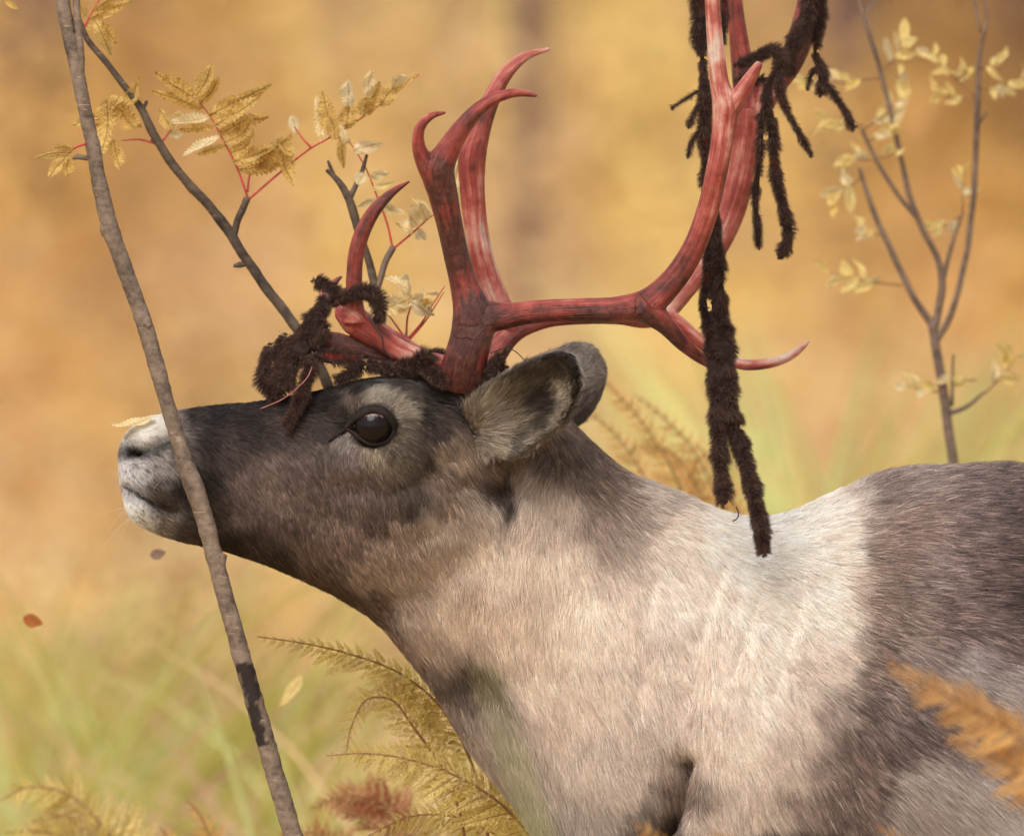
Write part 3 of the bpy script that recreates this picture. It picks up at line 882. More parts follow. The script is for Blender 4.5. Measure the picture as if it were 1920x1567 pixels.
# ---- coat colours: (px, py, r, g, b) the coat's pattern with its shading worked into the values
COAT = np.array([
 (232,840,150,142,138),(262,800,222,212,202),(300,790,214,203,193),(240,815,190,180,172),(330,785,120,110,105),(355,775,60,52,52),(400,775,52,45,46),(470,775,55,47,47),(540,765,56,48,46),(600,755,48,41,40),(660,733,44,37,36),
 (232,885,196,188,186),(260,885,180,172,168),(300,870,150,140,136),(300,846,168,158,152),(330,850,112,102,98),(290,915,88,78,72),(310,940,76,66,61),(340,920,58,50,47),(255,920,158,150,148),
 (243,955,222,217,215),(268,975,196,190,186),(310,985,132,122,114),(340,1000,84,72,64),(380,1010,72,60,53),(390,830,60,51,50),(385,900,58,50,47),(400,960,78,65,57),
 (430,850,86,74,69),(460,900,118,102,94),(500,880,122,106,98),(520,930,124,107,99),(450,960,103,88,80),(560,880,114,99,92),(600,850,98,85,79),(580,800,78,68,64),(520,810,84,72,68),(470,810,66,57,56),
 (640,880,128,112,105),(680,890,122,107,101),(650,930,110,95,88),(600,960,116,100,91),(540,990,100,84,75),(470,1010,78,64,56),(430,1020,60,49,42),(520,1050,70,57,48),(600,1090,95,78,66),(580,1030,115,96,84),
 (640,1000,125,106,95),(700,960,100,84,76),(760,930,86,72,64),(830,900,110,92,82),
 (700,742,172,160,146),(748,764,160,148,134),(660,765,112,100,90),(762,800,112,100,88),(760,840,96,84,72),(705,856,140,125,106),(652,832,150,138,130),(632,848,108,94,87),(662,862,120,105,97),(640,826,120,108,100),(640,790,56,48,45),(790,760,58,50,47),(802,800,68,58,53),(792,850,72,61,54),(740,718,60,52,48),(690,720,44,38,37),(820,740,48,41,39),(830,700,44,37,35),(900,700,60,52,48),
 (830,840,146,128,112),(870,870,152,134,118),(850,920,140,121,106),(900,880,120,104,93),(920,908,84,71,63),(945,922,66,55,49),(880,780,120,108,98),(1000,760,130,115,105),(1040,800,120,105,96),
 (760,1000,152,132,117),(720,1040,150,130,114),(680,1080,140,120,104),(760,1080,168,148,131),(700,1130,108,90,77),(640,1110,88,73,61),(830,980,174,154,138),(880,960,168,149,134),(820,1060,188,166,149),(900,1020,198,178,161),
 (740,1190,128,110,97),(790,1180,172,150,132),(830,1200,168,148,132),(780,1240,128,112,102),(850,1150,194,170,150),(870,1270,104,90,78),(850,1290,98,86,76),(900,1280,118,104,89),(840,1320,140,125,115),(900,1340,164,148,137),(930,1400,168,153,142),(900,1430,168,153,143),(960,1500,168,155,145),
 (980,960,194,174,159),(1000,900,174,154,139),(1040,850,130,114,103),(1080,840,112,98,90),(1100,900,126,110,100),(1150,920,138,121,111),(1180,960,165,147,135),(1130,960,148,130,118),(1220,920,192,174,162),(1050,950,188,168,153),(950,1050,208,187,171),(1050,1050,212,192,176),(1100,1150,214,194,178),(950,1180,202,179,161),(1000,1280,204,184,168),(1100,1300,209,189,173),(1050,1400,198,179,165),(1000,1430,184,167,155),(1150,1450,194,175,161),(1100,1530,172,156,145),(1050,1560,162,148,139),(1200,1560,112,99,90),(1250,1540,78,66,58),
 (1250,1000,216,198,185),(1300,1100,218,200,187),(1350,1000,224,209,197),(1400,1000,230,217,207),(1480,1000,230,217,206),(1550,960,226,211,200),(1590,930,192,175,165),(1550,1100,226,211,199),(1450,1150,224,207,194),(1350,1250,214,195,180),(1300,1350,207,187,172),(1450,1300,222,204,191),(1380,1400,216,197,182),(1400,1500,204,185,171),(1320,1530,199,180,166),(1272,1480,136,118,106),
 (1600,1100,190,170,158),(1560,1150,222,206,193),(1572,1040,222,207,195),(1625,1040,148,129,120),(1630,1120,146,127,118),(1560,1240,206,187,174),(1610,1250,140,122,113),(1500,1330,206,187,173),(1545,1330,168,149,138),(1470,1420,200,181,167),(1520,1420,158,140,130),(1440,1500,194,175,161),(1490,1500,152,135,126),(1440,1560,106,93,87),
 (1650,920,138,122,116),(1700,900,148,132,126),(1700,980,148,128,120),(1660,1060,142,123,115),(1650,1150,142,124,116),(1720,1080,140,124,119),(1800,950,128,112,108),(1880,950,106,91,88),(1850,1050,112,96,92),(1900,1120,90,76,73),(1780,1150,122,106,102),(1880,1200,118,103,99),(1640,1220,116,101,94),(1700,1220,146,130,124),(1800,1250,164,150,145),(1880,1280,172,158,153),(1620,1300,112,97,91),(1580,1370,122,106,99),(1650,1380,112,97,92),(1720,1350,118,103,98),(1600,1450,122,106,100),(1700,1450,172,157,150),(1800,1480,176,162,155),(1680,1530,168,152,144),(1580,1530,118,102,96),(1530,1480,132,115,107),(1500,1550,92,79,75),(1850,1400,152,138,133),(1880,1540,184,171,164),(1820,1350,128,113,108),
 (2200,1000,106,91,87),(2200,1500,170,155,148),(2200,1900,150,135,128),(2800,1000,106,92,87),(2800,1600,160,146,140),(3300,1250,225,215,210),(1450,2000,105,92,87),(1400,2600,95,82,77),(1400,3200,60,52,50),(2950,2000,105,92,87),(3080,2600,95,82,77),(3000,3200,60,52,50),(1300,1750,140,126,118)], float)
FLOW = np.array([
 (230,870,.3,.6),(260,800,.9,.2),(330,790,1,.15),(400,775,1,.1),(500,765,1,.15),(600,750,1,.0),(680,725,1,-.1),(300,870,.7,.6),(260,960,.5,.7),(320,980,.8,.5),(400,850,.55,.7),(400,980,.7,.55),
 (470,900,.3,.95),(540,850,.45,.85),(560,950,.3,.95),(640,900,.25,.95),(700,950,.3,.95),(500,1020,.5,.8),(600,1060,.5,.8),(650,1000,.35,.9),(580,790,.6,.6),
 (700,745,.2,-.9),(745,760,.7,-.5),(660,765,-.3,-.8),(760,800,1,.1),(755,835,.8,.7),(700,850,.1,1),(655,838,-.2,1),(790,760,.8,.2),(800,820,.5,.8),(740,715,.9,-.3),(820,730,.9,.3),
 (850,860,.6,.75),(900,880,.7,.6),(860,930,.5,.85),(800,960,.3,.95),(760,1040,.45,.9),(700,1100,.6,.75),(850,1020,.3,.95),(930,930,.6,.8),
 (780,1200,.6,.85),(850,1250,.35,.95),(900,1350,.35,.95),(960,1480,.35,.95),(880,1120,.2,1),(960,980,-.25,1),(1000,900,-.3,.95),(1050,1000,.0,1),(1080,850,.5,.85),(1150,900,.75,.6),(1150,1000,.35,.9),
 (1000,1150,.2,1),(1050,1300,.4,.9),(1120,1450,.45,.9),(1200,1200,.3,.95),(1250,960,.85,.5),(1300,1050,.5,.85),(1400,1000,.8,.45),(1350,1200,.3,.95),(1300,1400,.25,.95),(1500,980,1,.05),(1500,1100,.75,.6),(1450,1250,.6,.8),(1450,1400,.5,.85),(1380,1520,.3,.95),
 (1600,1000,1,.2),(1700,900,1,.0),(1700,1050,1,.2),(1850,950,1,.05),(1850,1100,1,.15),(1650,1200,.9,.5),(1800,1250,.95,.45),(1600,1350,.7,.75),(1700,1420,.8,.6),(1550,1500,.6,.8),(1800,1500,.8,.6),
 (2200,1000,1,.1),(2200,1500,.9,.5),(2800,1000,1,.2),(2900,1600,.5,.9),(1400,2300,.1,1),(3080,2600,.1,1),(3300,1300,.2,1)], float)

def idw(tab, qx, qy, power=2.2, eps=14.0):
    out = np.zeros((len(qx), tab.shape[1] - 2))
    for s in range(0, len(qx), 60000):
        e = slice(s, s + 60000)
        d2 = (qx[e, None] - tab[None, :, 0]) ** 2 + (qy[e, None] - tab[None, :, 1]) ** 2 + eps * eps
        w = d2 ** -power
        out[e] = w @ tab[:, 2:] / w.sum(1, keepdims=True)
    return out

COAT_LIN = COAT.copy(); COAT_LIN[:, 2:] = lin(COAT[:, 2:])
COAT_LIN[:, 2:] *= (np.clip(COAT_LIN[:, 2:].mean(1) / 0.5, .02, 1.2) ** 0.17)[:, None]
_l = np.clip((COAT_LIN[:, 2:].mean(1) - 0.10) / 0.25, 0, 1)[:, None]
COAT_LIN[:, 2:] *= np.where(COAT[:, :1] < 1450, np.array([[1.04, .985, .975]]), np.array([[1.03, .99, .97]])) * (1 - _l) + np.array([0.91, 0.94, 0.95]) * _l   # warm brown dark hair, cooler cream
COAT_LIN[:, 2:] *= np.interp(COAT[:, 0], [240, 330, 420, 950, 1050, 1250, 1400], [1.14, 1.14, 1.0, 1.06, 1.07, 1.07, 1.10])[:, None]

_cx, _cy = COAT[:, 0], COAT[:, 1]
COAT_LIN[:, 2:] *= (1 + .13 * np.exp(-((_cx - 930) / 170) ** 2 - ((_cy - 1180) / 220) ** 2) * (COAT[:, 2] > 120))[:, None]

def coat_color(v):
    qx, qy = plan(v)
    wx = (vnoise(v, 60, 1) - .5) * 34 + (vnoise(v, 190, 2) - .5) * 16
    wy = (vnoise(v + 9, 60, 1) - .5) * 34 + (vnoise(v + 9, 190, 2) - .5) * 16
    small = np.clip((qx - 300) / 500, 0.25, 1)
    c = idw(COAT_LIN, qx + wx * small, qy + wy * small)
    d = line_dist(qx, qy, [(236, 910), (262, 926), (285, 940)])
    c = c * (1 - 0.85 * np.exp(-(d / 4.2) ** 2))[:, None]                    # mouth line
    spk = np.clip((vnoise(v, 420, 55) - .62) / .12, 0, 1) * np.clip((345 - qx) / 40, 0, 1) * np.clip((qy - 825) / 20, 0, 1)
    c = c * (1 - .55 * spk)[:, None]                                          # dark bristle roots on the lips
    d = np.hypot((qx - 250) / 26, (qy - 847) / 15)
    c = c * (1 - 0.95 * np.exp(-d ** 3))[:, None]                              # nostril
    d = line_dist(qx, qy, [(262, 850), (292, 842), (325, 824)])
    c = c * (1 - 0.75 * np.exp(-(d / 9) ** 2))[:, None]
    d = line_dist(qx, qy, [(662, 793), (642, 808), (615, 826)])
    c = c * (1 - 0.75 * np.exp(-(d / 7) ** 2))[:, None]                      # tear groove
    d = np.hypot((qx - 703) / 39, (qy - 800) / 36)
    c = c * (1 - 0.85 * np.exp(-((d - 0.95) / 0.16) ** 2))[:, None]           # bare dark lid margin
    return c

_sk = coat_color(BV) * 0.55
_sk[ear_d < 0.007] = lin((66, 57, 51))
set_attr(body_me, 'col', 'FLOAT_COLOR', 'POINT', np.clip(_sk, 0, 1))
body_me.materials.clear(); body_me.materials.append(M_SKIN)
body_me.polygons.foreach_set('use_smooth', np.ones(len(body_me.polygons), bool))
BODY = obj('body', body_me, REIN)

# ---- the coat
def coat():
    qx, qy = plan(BV)
    vis = np.where((qx < 2050) & (qy < 1720), 1.0, 0.05)
    head = np.clip((900 - qx) / 150, 0, 1)
    dens = vis * (1 + 1.6 * head) * np.where(BN[:, 1] > 0.35, 0.16, 1.0)
    dens = np.where(ear_d < 0.0045, 0.0, dens)
    dn = np.hypot((qx - 248) / 15, (qy - 846) / 9)
    dens = np.where(dn < 0.8, 0.05, dens)
    de = np.hypot((qx - 703) / 34, (qy - 800) / 30)
    dens = np.where(de < 0.93, 0.0, dens)
    cnt = 760000
    p, n = scatter(BV, BN, BT, cnt, dens[BT].mean(1))
    qx, qy = plan(p)
    f2 = idw(FLOW, qx, qy, 1.6, 25)
    sw = (vnoise(p, 14, 8) - .5) * 0.4 + (vnoise(p, 45, 9) - .5) * 0.45
    cs, sn = np.cos(sw), np.sin(sw)
    fx, fy = f2[:, 0] * cs - f2[:, 1] * sn, f2[:, 0] * sn + f2[:, 1] * cs
    f = unit(np.stack([fx, np.zeros(cnt), -fy], -1))
    f = unit(f - n * np.sum(f * n, 1, keepdims=True))
    L = np.interp(qx, [220, 300, 380, 600, 800, 950, 1150, 1500, 1700, 3300], [.0035, .006, .008, .010, .0115, .0145, .016, .017, .019, .021])
    L = L * np.where(qy < 760, np.where(qx < 800, 0.75, 1.0), 1.0)
    L = L * np.where((np.hypot(qx - 703, (qy - 800) * 1.1) < 55), 0.45, 1.0)
    L = L * np.where((qx < 1150) & (qy > 1150) & (qy < 1700), 1.25, 1.0) * RNG.uniform(0.7, 1.2, cnt)
    out = (qx > 2050) | (qy > 1720)
    L = np.where(out, L * 1.5, L)
    lift = np.clip(RNG.normal(0.26, 0.09, cnt) + (vnoise(p, 60, 12) - .5) * 0.25, 0.08, 0.9)
    stray = RNG.random(cnt) < np.where((n[:, 2] < -.25) | (np.abs(n[:, 1]) < .35), .22, .06)
    lift = np.where(stray, RNG.uniform(.5, 1.0, cnt), lift)
    ped = np.hypot(qx - 870, (qy - 712) * 1.3) < 75                 # longer ruff round the antler foot
    L = np.where(ped, L * 1.7, L); lift = np.where(ped, lift + .35, lift)
    col = coat_color(p)
    lum = col.mean(1)
    q, near = strands(p, n, f, L, lift, k=5, jitter=0.14, clump=0.45, clump_n=11, sag=0.05)
    cl_rand = RNG.random(cnt)[near] if near is not None else RNG.random(cnt)
    griz = np.clip((0.30 - lum) / 0.15, 0, 1) * np.clip((qx - 1450) / 150, 0, 1)
    k = np.exp(RNG.normal(0, 1, cnt) * np.where(lum > .3, .16, .24) + (cl_rand - 0.5) * (0.20 + 0.65 * np.clip((0.30 - lum) / 0.15, 0, 1) + 0.4 * griz))
    k *= 1 + 0.22 * (vnoise(p * np.array([1, 1, .5]), 90, 15) - .5)
    light = (RNG.random(cnt) < 0.03 + 0.10 * griz)
    k = np.where(light, k * 1.8, k)
    dark = RNG.random(cnt) < (0.04 + 0.05 * np.clip((qx - 900) / 300, 0, 1))
    k = np.where(dark, k * 0.5, k)
    col = np.clip(col * FUR_GAIN * k[:, None], 0.004, 0.92)
    rad = np.interp(qx, [250, 600, 1000, 2000], [.00014, .00018, .00016, .00019]) * np.where(out, 3.0, 1.0) * RNG.uniform(.8, 1.2, cnt)
    hair('fur', BODY, q, rad, col, M_FUR)
FUR_GAIN = 1.25
coat()

# ---- fur of the ears, grown on their two faces
def ear_fur(E, which):
    A, B, N, ns, ntt = E[2]
    c_in = np.array([(870,770,150,138,125),(885,820,150,136,120),(905,760,160,150,138),(930,800,150,135,118),(940,745,120,108,96),(930,845,160,146,128),(985,715,92,82,74),(960,780,132,118,102),(990,760,58,50,45),(1005,772,30,25,23),(1015,745,48,41,37),(985,772,84,74,66),(1040,690,78,70,64),(1060,670,66,58,54),(1078,700,58,52,48),(1042,735,156,143,127),(1060,750,160,147,130),(1030,795,156,142,124),(1000,800,74,64,57),(960,830,80,70,62),(1000,830,150,136,122),(1060,785,110,98,86),(970,850,140,128,116),(1080,740,70,62,56)], float)
    c_back = np.array([(980,720,118,106,98),(1060,655,140,130,122),(1100,660,155,144,136),(1125,700,145,134,127),(1100,760,118,107,101),(1080,790,96,87,81),(1090,710,140,129,121)], float)
    tabs = [c_in, c_back] if which == 'near' else [c_back, c_in]
    allp, alln, allf, allc, alll = [], [], [], [], []
    for face, tab, sgn, cnt in ((A, tabs[0], 1, 24000), (B, tabs[1], -1, 12000)):
        V = face.reshape(-1, 3); Nn = (N * sgn).reshape(-1, 3)
        ds = unit(np.gradient(face, axis=0)).reshape(-1, 3)
        dt = unit(np.gradient(face, axis=1)).reshape(-1, 3)
        T = []
        for i in range(ns - 1):
            for j in range(ntt - 1):
                a = i * ntt + j
                T += [(a, a + ntt, a + ntt + 1), (a, a + ntt + 1, a + 1)]
        T = np.array(T)
        p, n = scatter(V, Nn, T, cnt)
        kd = KDTree(len(V))
        for i, v in enumerate(V):
            kd.insert(v, i)
        kd.balance()
        ni = np.fromiter((kd.find(x)[1] for x in p), int, cnt)
        ti = (ni % ntt) / (ntt - 1) * 2 - 1
        si = (ni // ntt) / (ns - 1)
        inside = (which == 'near') == (sgn == 1)
        if inside:       # long hairs leaning from the rims into the cup and towards the tip
            f = ds[ni] * 0.8 + dt[ni] * (ti * 0.9)[:, None]
            L = np.interp(np.abs(ti), [0, .5, .9, 1], [.013, .021, .017, .012]) * np.interp(si, [0, .3, .8, 1], [1.15, 1.1, .8, .55])
            lift = np.full(cnt, 0.6)
        else:
            f = ds[ni] + dt[ni] * (ti * 0.25)[:, None]
            L = np.full(cnt, .012); lift = np.full(cnt, 0.5)
        f = unit(f - n * np.sum(f * n, 1, keepdims=True))
        qx, qy = to_px(p)
        w = (vnoise(p, 150, 6) - .5) * 20
        t2 = tab.copy(); t2[:, 2:] = lin(tab[:, 2:])
        w2 = (vnoise(p + 3, 260, 16) - .5) * 22
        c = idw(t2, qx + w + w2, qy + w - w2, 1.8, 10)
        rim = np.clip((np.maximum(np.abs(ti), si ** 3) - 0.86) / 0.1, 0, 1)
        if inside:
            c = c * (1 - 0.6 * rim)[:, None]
        allp.append(p); alln.append(n); allf.append(f); allc.append(c); alll.append((L, lift))
    G = (A + B) / 2
    for j, sgn in ((0, -1), (ntt - 1, 1)):
        m = 2600
        si = RNG.random(m) * (ns - 1.001); i0 = si.astype(int); fr = (si - i0)[:, None]
        e0 = G[i0, j] * (1 - fr) + G[i0 + 1, j] * fr
        dsv = unit(G[i0 + 1, j] - G[i0, j])
        out = unit(G[i0, j] - G[i0, ntt // 2])
        out = unit(out + N[i0, j] * RNG.normal(0, .7, (m, 1)))
        pp = e0 + out * .0008
        t2 = (c_in if which == 'near' else c_back).copy(); t2[:, 2:] = lin(t2[:, 2:])
        qx, qy = to_px(pp)
        allp.append(pp); alln.append(out); allf.append(unit(dsv - out * np.sum(dsv * out, 1, keepdims=True))); allc.append(idw(t2, qx, qy, 1.8, 10) * (.62 if which == 'near' else .9))
        alll.append((np.full(m, .0075) * np.interp(si / ns, [0, .8, 1], [1.3, .9, .7]), np.full(m, .45)))
    p, n, f, c = map(np.vstack, (allp, alln, allf, allc))
    L = np.concatenate([a[0] for a in alll]) * RNG.uniform(.6, 1.25, len(p)); lift = np.concatenate([a[1] for a in alll]) + RNG.normal(0, .12, len(p))
    q, near = strands(p, n, f, L, lift, k=5, jitter=0.22, clump=0.5, clump_n=14)
    k = np.exp(RNG.normal(0, .28, len(p)) + (RNG.random(len(p))[near] - .5) * 0.8)
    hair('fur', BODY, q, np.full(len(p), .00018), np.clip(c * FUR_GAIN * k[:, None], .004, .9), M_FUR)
ear_fur(ear_near, 'near'); ear_fur(ear_far, 'far')

# ---- eyes
def mat_eye():
    m, ns, ln = new_mat('eyeball')
    out = node(ns, 'ShaderNodeOutputMaterial')
    b = node(ns, 'ShaderNodeBsdfPrincipled')
    tc = node(ns, 'ShaderNodeTexCoord')
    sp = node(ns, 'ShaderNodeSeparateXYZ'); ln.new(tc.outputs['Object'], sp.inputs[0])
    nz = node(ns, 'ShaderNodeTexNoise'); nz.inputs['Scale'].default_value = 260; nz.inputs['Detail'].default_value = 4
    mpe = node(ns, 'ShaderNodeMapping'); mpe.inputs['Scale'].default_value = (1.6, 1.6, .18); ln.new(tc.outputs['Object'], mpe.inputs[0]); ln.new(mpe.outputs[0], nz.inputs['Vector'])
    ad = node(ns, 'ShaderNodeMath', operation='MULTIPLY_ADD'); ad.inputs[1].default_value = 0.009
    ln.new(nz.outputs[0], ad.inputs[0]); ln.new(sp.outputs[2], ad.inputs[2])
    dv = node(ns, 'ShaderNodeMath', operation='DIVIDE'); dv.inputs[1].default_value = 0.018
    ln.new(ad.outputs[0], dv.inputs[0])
    r = ramp(ns, [(0.0, lin((24, 16, 15))), (0.72, lin((20, 13, 12))), (0.82, lin((58, 46, 44))), (0.90, lin((130, 106, 100))), (1.0, lin((160, 132, 124)))])  # pale top crescent: sclera, with lash reflections painted into its jagged edge
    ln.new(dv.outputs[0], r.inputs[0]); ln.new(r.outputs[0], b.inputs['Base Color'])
    b.inputs['Roughness'].default_value = 0.3; b.inputs['Specular IOR Level'].default_value = 0.0
    b.inputs['Coat IOR'].default_value = 1.26
    b.inputs['Coat Weight'].default_value = 1.0; b.inputs['Coat Roughness'].default_value = 0.02
    ln.new(b.outputs[0], out.inputs['Surface'])
    return m
M_EYE = mat_eye()
M_LID = mat_plain('eyelid_skin', lin((36, 28, 26)), 0.7, 0.15)
EYE_Y = surf_y(703, 852) + 0.0145
def sphere(r, nu=28, nv=18):
    V = [(0, 0, r)]
    for i in range(1, nv):
        a = math.pi * i / nv
        V += [(r * math.sin(a) * math.cos(2 * math.pi * j / nu), r * math.sin(a) * math.sin(2 * math.pi * j / nu), r * math.cos(a)) for j in range(nu)]
    V.append((0, 0, -r))
    F = [(0, 1 + j, 1 + (j + 1) % nu) for j in range(nu)]
    for i in range(nv - 2):
        for j in range(nu):
            a, b = 1 + i * nu + j, 1 + i * nu + (j + 1) % nu
            F.append((a, a + nu, b + nu, b))
    o = 1 + (nv - 2) * nu
    F += [(o + j, len(V) - 1, o + (j + 1) % nu) for j in range(nu)]
    return np.array(V), F
for s in (1, -1):
    V, F = sphere(0.0195)
    me = mesh_data('eye', V, F, True, M_EYE)
    e = bpy.data.objects.new('eye', me); COL.objects.link(e)
    c = P(703, 800, 0); c[1] = EYE_Y * s
    e.parent = REIN; e.matrix_parent_inverse = REIN.matrix_basis.inverted(); e.location = c
    # lids: a soft dark rim that follows the ball, drawn out to the tear corner
    ring = [(650, 803, 3.5), (663, 789, 6), (678, 776, 9.5), (698, 767, 11), (718, 770, 11), (734, 784, 10), (742, 804, 9), (735, 822, 7.5), (718, 834, 6.5), (698, 835, 6), (679, 825, 5), (664, 811, 4), (650, 803, 3.5)]
    pts = []
    for a, b, r in ring:
        if a > 664:
            a, b = 703 + (a - 703) * .94, 801 + (b - 801) * .9
        d2 = ((a - 703) ** 2 + (b - 800) ** 2) / PXM ** 2
        dep = math.sqrt(max(0.0195 ** 2 - d2, 0.00003))
        yy = EYE_Y - dep + 0.0016
        if a < 672:
            yy = EYE_Y - 0.0065
        pts.append([*(P(a, b, 0) * np.array([1, 0, 1]) + np.array([0, yy * s, 0])), r / PXM])
    q = catmull(np.array(pts), 60)
    V, F = tube(q[:, :3], q[:, 3], 8)
    tear = []
    for a, b, r in ((668, 799, 3), (654, 802, 4), (642, 809, 4), (630, 817, 3.2), (618, 827, 1.6)):
        v = P(a, b, 0); v[1] = (surf_y(a, b) - .0012) * s
        tear.append([*v, r / PXM])
    tear[0][1] = (EYE_Y - .008) * s
    t = catmull(np.array(tear), 16)
    V, F = merge([(V, F), tube(t[:, :3], t[:, 3], 7)])
    lid = bpy.data.objects.new('eyelid', mesh_data('eyelid', V - c, F, True, M_LID)); COL.objects.link(lid)
    lid.parent = e

# lashes and whiskers
def whiskers():
    roots = [(235, 880), (232, 900), (240, 950), (248, 960), (290, 900), (320, 895), (260, 970), (300, 975), (246, 870)]
    pts = []
    for i in range(22):
        a, b = random.choice(roots)
        a += random.gauss(0, 8); b += random.gauss(0, 8)
        y = surf_y(a, b) if a > 235 else -0.02
        p0 = P(a, b, 0); p0[1] = y
        L = random.uniform(.006, .014) if i > 4 else random.uniform(.035, .055)
        d = unit(np.array([random.uniform(-1.0, -.1), random.uniform(-.9, -.2), random.uniform(-.9, .1)]))
        t = np.linspace(0, 1, 6)[:, None]
        pts.append(p0 + d * L * t + np.array([0, 0, -.25]) * L * t * t)
    pts = np.array(pts)
    hair('whisker', BODY, pts, np.full(len(pts), .00014), np.tile(lin((205, 195, 185)), (len(pts), 1)), M_FUR)
whiskers()

# ---- antlers: rows are (px, py, y, radius_px, tone) ; tone 0 dark red .. 1 pale bone
def antler(paths, label, pale=0.0):
    parts, S = [], []
    u0 = 0.0
    for path, flat in paths:
        c, r, ex = px_path(path, 5)
        parts.append(tube(c, r, 16, flat))
        u = u0 + np.concatenate([[0], np.cumsum(np.linalg.norm(np.diff(c, axis=0), axis=1))])
        tan, N, B = frames(c)
        S.append(np.hstack([c, r[:, None], u[:, None], ex[:, :1], N, B]))
        u0 += 3.1
    V, F = merge(parts)
    me = remesh(V, F, 0.0014, 8)
    V, N, T = mesh_arrays(me)
    S = np.vstack(S)
    flow = np.zeros((len(V), 3)); tone = np.zeros(len(V))
    for s in range(0, len(V), 4000):
        v = V[s:s + 4000]
        d = np.linalg.norm(v[:, None] - S[None, :, :3], axis=2) / S[None, :, 3]
        i = d.argmin(1)
        w = np.exp(-((d - d.min(1, keepdims=True)) * 3.0) ** 2 * 4)
        tone[s:s + 4000] = (w @ S[:, 5]) / w.sum(1)
        o = v - S[i, :3]
        flow[s:s + 4000] = np.stack([S[i, 4], np.sum(o * S[i, 6:9], 1), np.sum(o * S[i, 9:12], 1)], -1)
    set_attr(me, 'flow', 'FLOAT_VECTOR', 'POINT', flow)
    tone = tone + pale + 0.16 * N[:, 2] - 0.03          # upward sides paler: skylight put into the tone, with rubbed ridges
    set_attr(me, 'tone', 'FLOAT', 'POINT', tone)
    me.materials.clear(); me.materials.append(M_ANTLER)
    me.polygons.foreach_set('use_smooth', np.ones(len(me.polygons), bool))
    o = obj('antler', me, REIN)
    o['label'] = label
    return o
yN = -.055
NEAR = [
 ([(866, 722, -.045, 48, .10), (869, 700, -.05, 46, .12), (874, 670, yN, 41, .10), (884, 630, yN, 40, .05), (886, 590, yN, 38, .06), (872, 540, yN, 28, .14), (856, 480, -.06, 24.5, .16), (843, 420, -.065, 25, .20), (830, 362, -.07, 28.5, .26), (822, 322, -.073, 31, .32), (840, 282, -.076, 23, .38), (868, 238, -.079, 17.5, .42), (900, 203, -.081, 14, .44), (935, 182, -.083, 11, .46), (972, 174, -.085, 8.5, .42), (1007, 180, -.086, 4, .40)], .9),
 ([(838, 390, -.068, 12, .22), (822, 352, -.071, 19, .3), (806, 322, -.074, 20, .4), (793, 298, -.076, 16.5, .46), (784, 268, -.08, 12.5, .5), (788, 238, -.083, 10.5, .44), (808, 218, -.085, 7.5, .36), (836, 211, -.086, 3.4, .4)], 1),
 ([(884, 625, yN, 42, .05), (910, 598, yN, 33, .12), (950, 592, yN, 25, .30), (1010, 584, -.06, 22, .30), (1090, 581, -.065, 22.5, .30), (1160, 580, -.07, 25, .32), (1215, 568, -.072, 28, .30), (1258, 530, -.075, 24.5, .36), (1298, 470, -.08, 22, .42), (1325, 400, -.085, 21, .46), (1344, 320, -.09, 21, .50), (1357, 245, -.09, 22.5, .50), (1360, 200, -.09, 25, .58), (1350, 160, -.09, 19, .72), (1343, 100, -.09, 16.5, .82), (1338, 40, -.09, 15, .86), (1335, -20, -.09, 14, .84), (1345, -120, -.1, 11, .8), (1365, -240, -.1, 4, .7)], .88),
 ([(1354, 262, -.088, 12, .5), (1362, 222, -.09, 19, .54), (1374, 196, -.091, 19, .56), (1388, 176, -.092, 16, .56), (1406, 148, -.094, 13, .66), (1424, 119, -.096, 8, .74)], 1),
 ([(1205, 575, -.072, 30, .25), (1244, 605, -.07, 20, .24), (1282, 646, -.065, 14, .26), (1322, 677, -.06, 10, .28), (1362, 697, -.055, 5, .3)], 1),
 # brow tine with its palm and upright point
 ([(838, 688, -.035, 22, .3), (800, 676, -.032, 19, .55), (765, 664, -.03, 20, .58), (725, 643, -.028, 22, .55), (690, 620, -.028, 25, .52), (660, 598, -.028, 27, .50), (634, 582, -.028, 14, .52)], .6),
 ([(664, 606, -.028, 26, .5), (664, 570, -.028, 18, .44), (664, 520, -.028, 15.5, .40), (668, 475, -.029, 15.5, .34), (682, 430, -.03, 15, .32), (706, 390, -.032, 12.5, .32), (738, 359, -.033, 8, .30), (768, 340, -.034, 3, .35)], 1),
 ([(770, 676, -.026, 8, .1), (715, 664, -.024, 14, .02), (660, 650, -.022, 19, .04), (610, 642, -.02, 20, .10), (585, 652, -.018, 12, .1)], .5)]
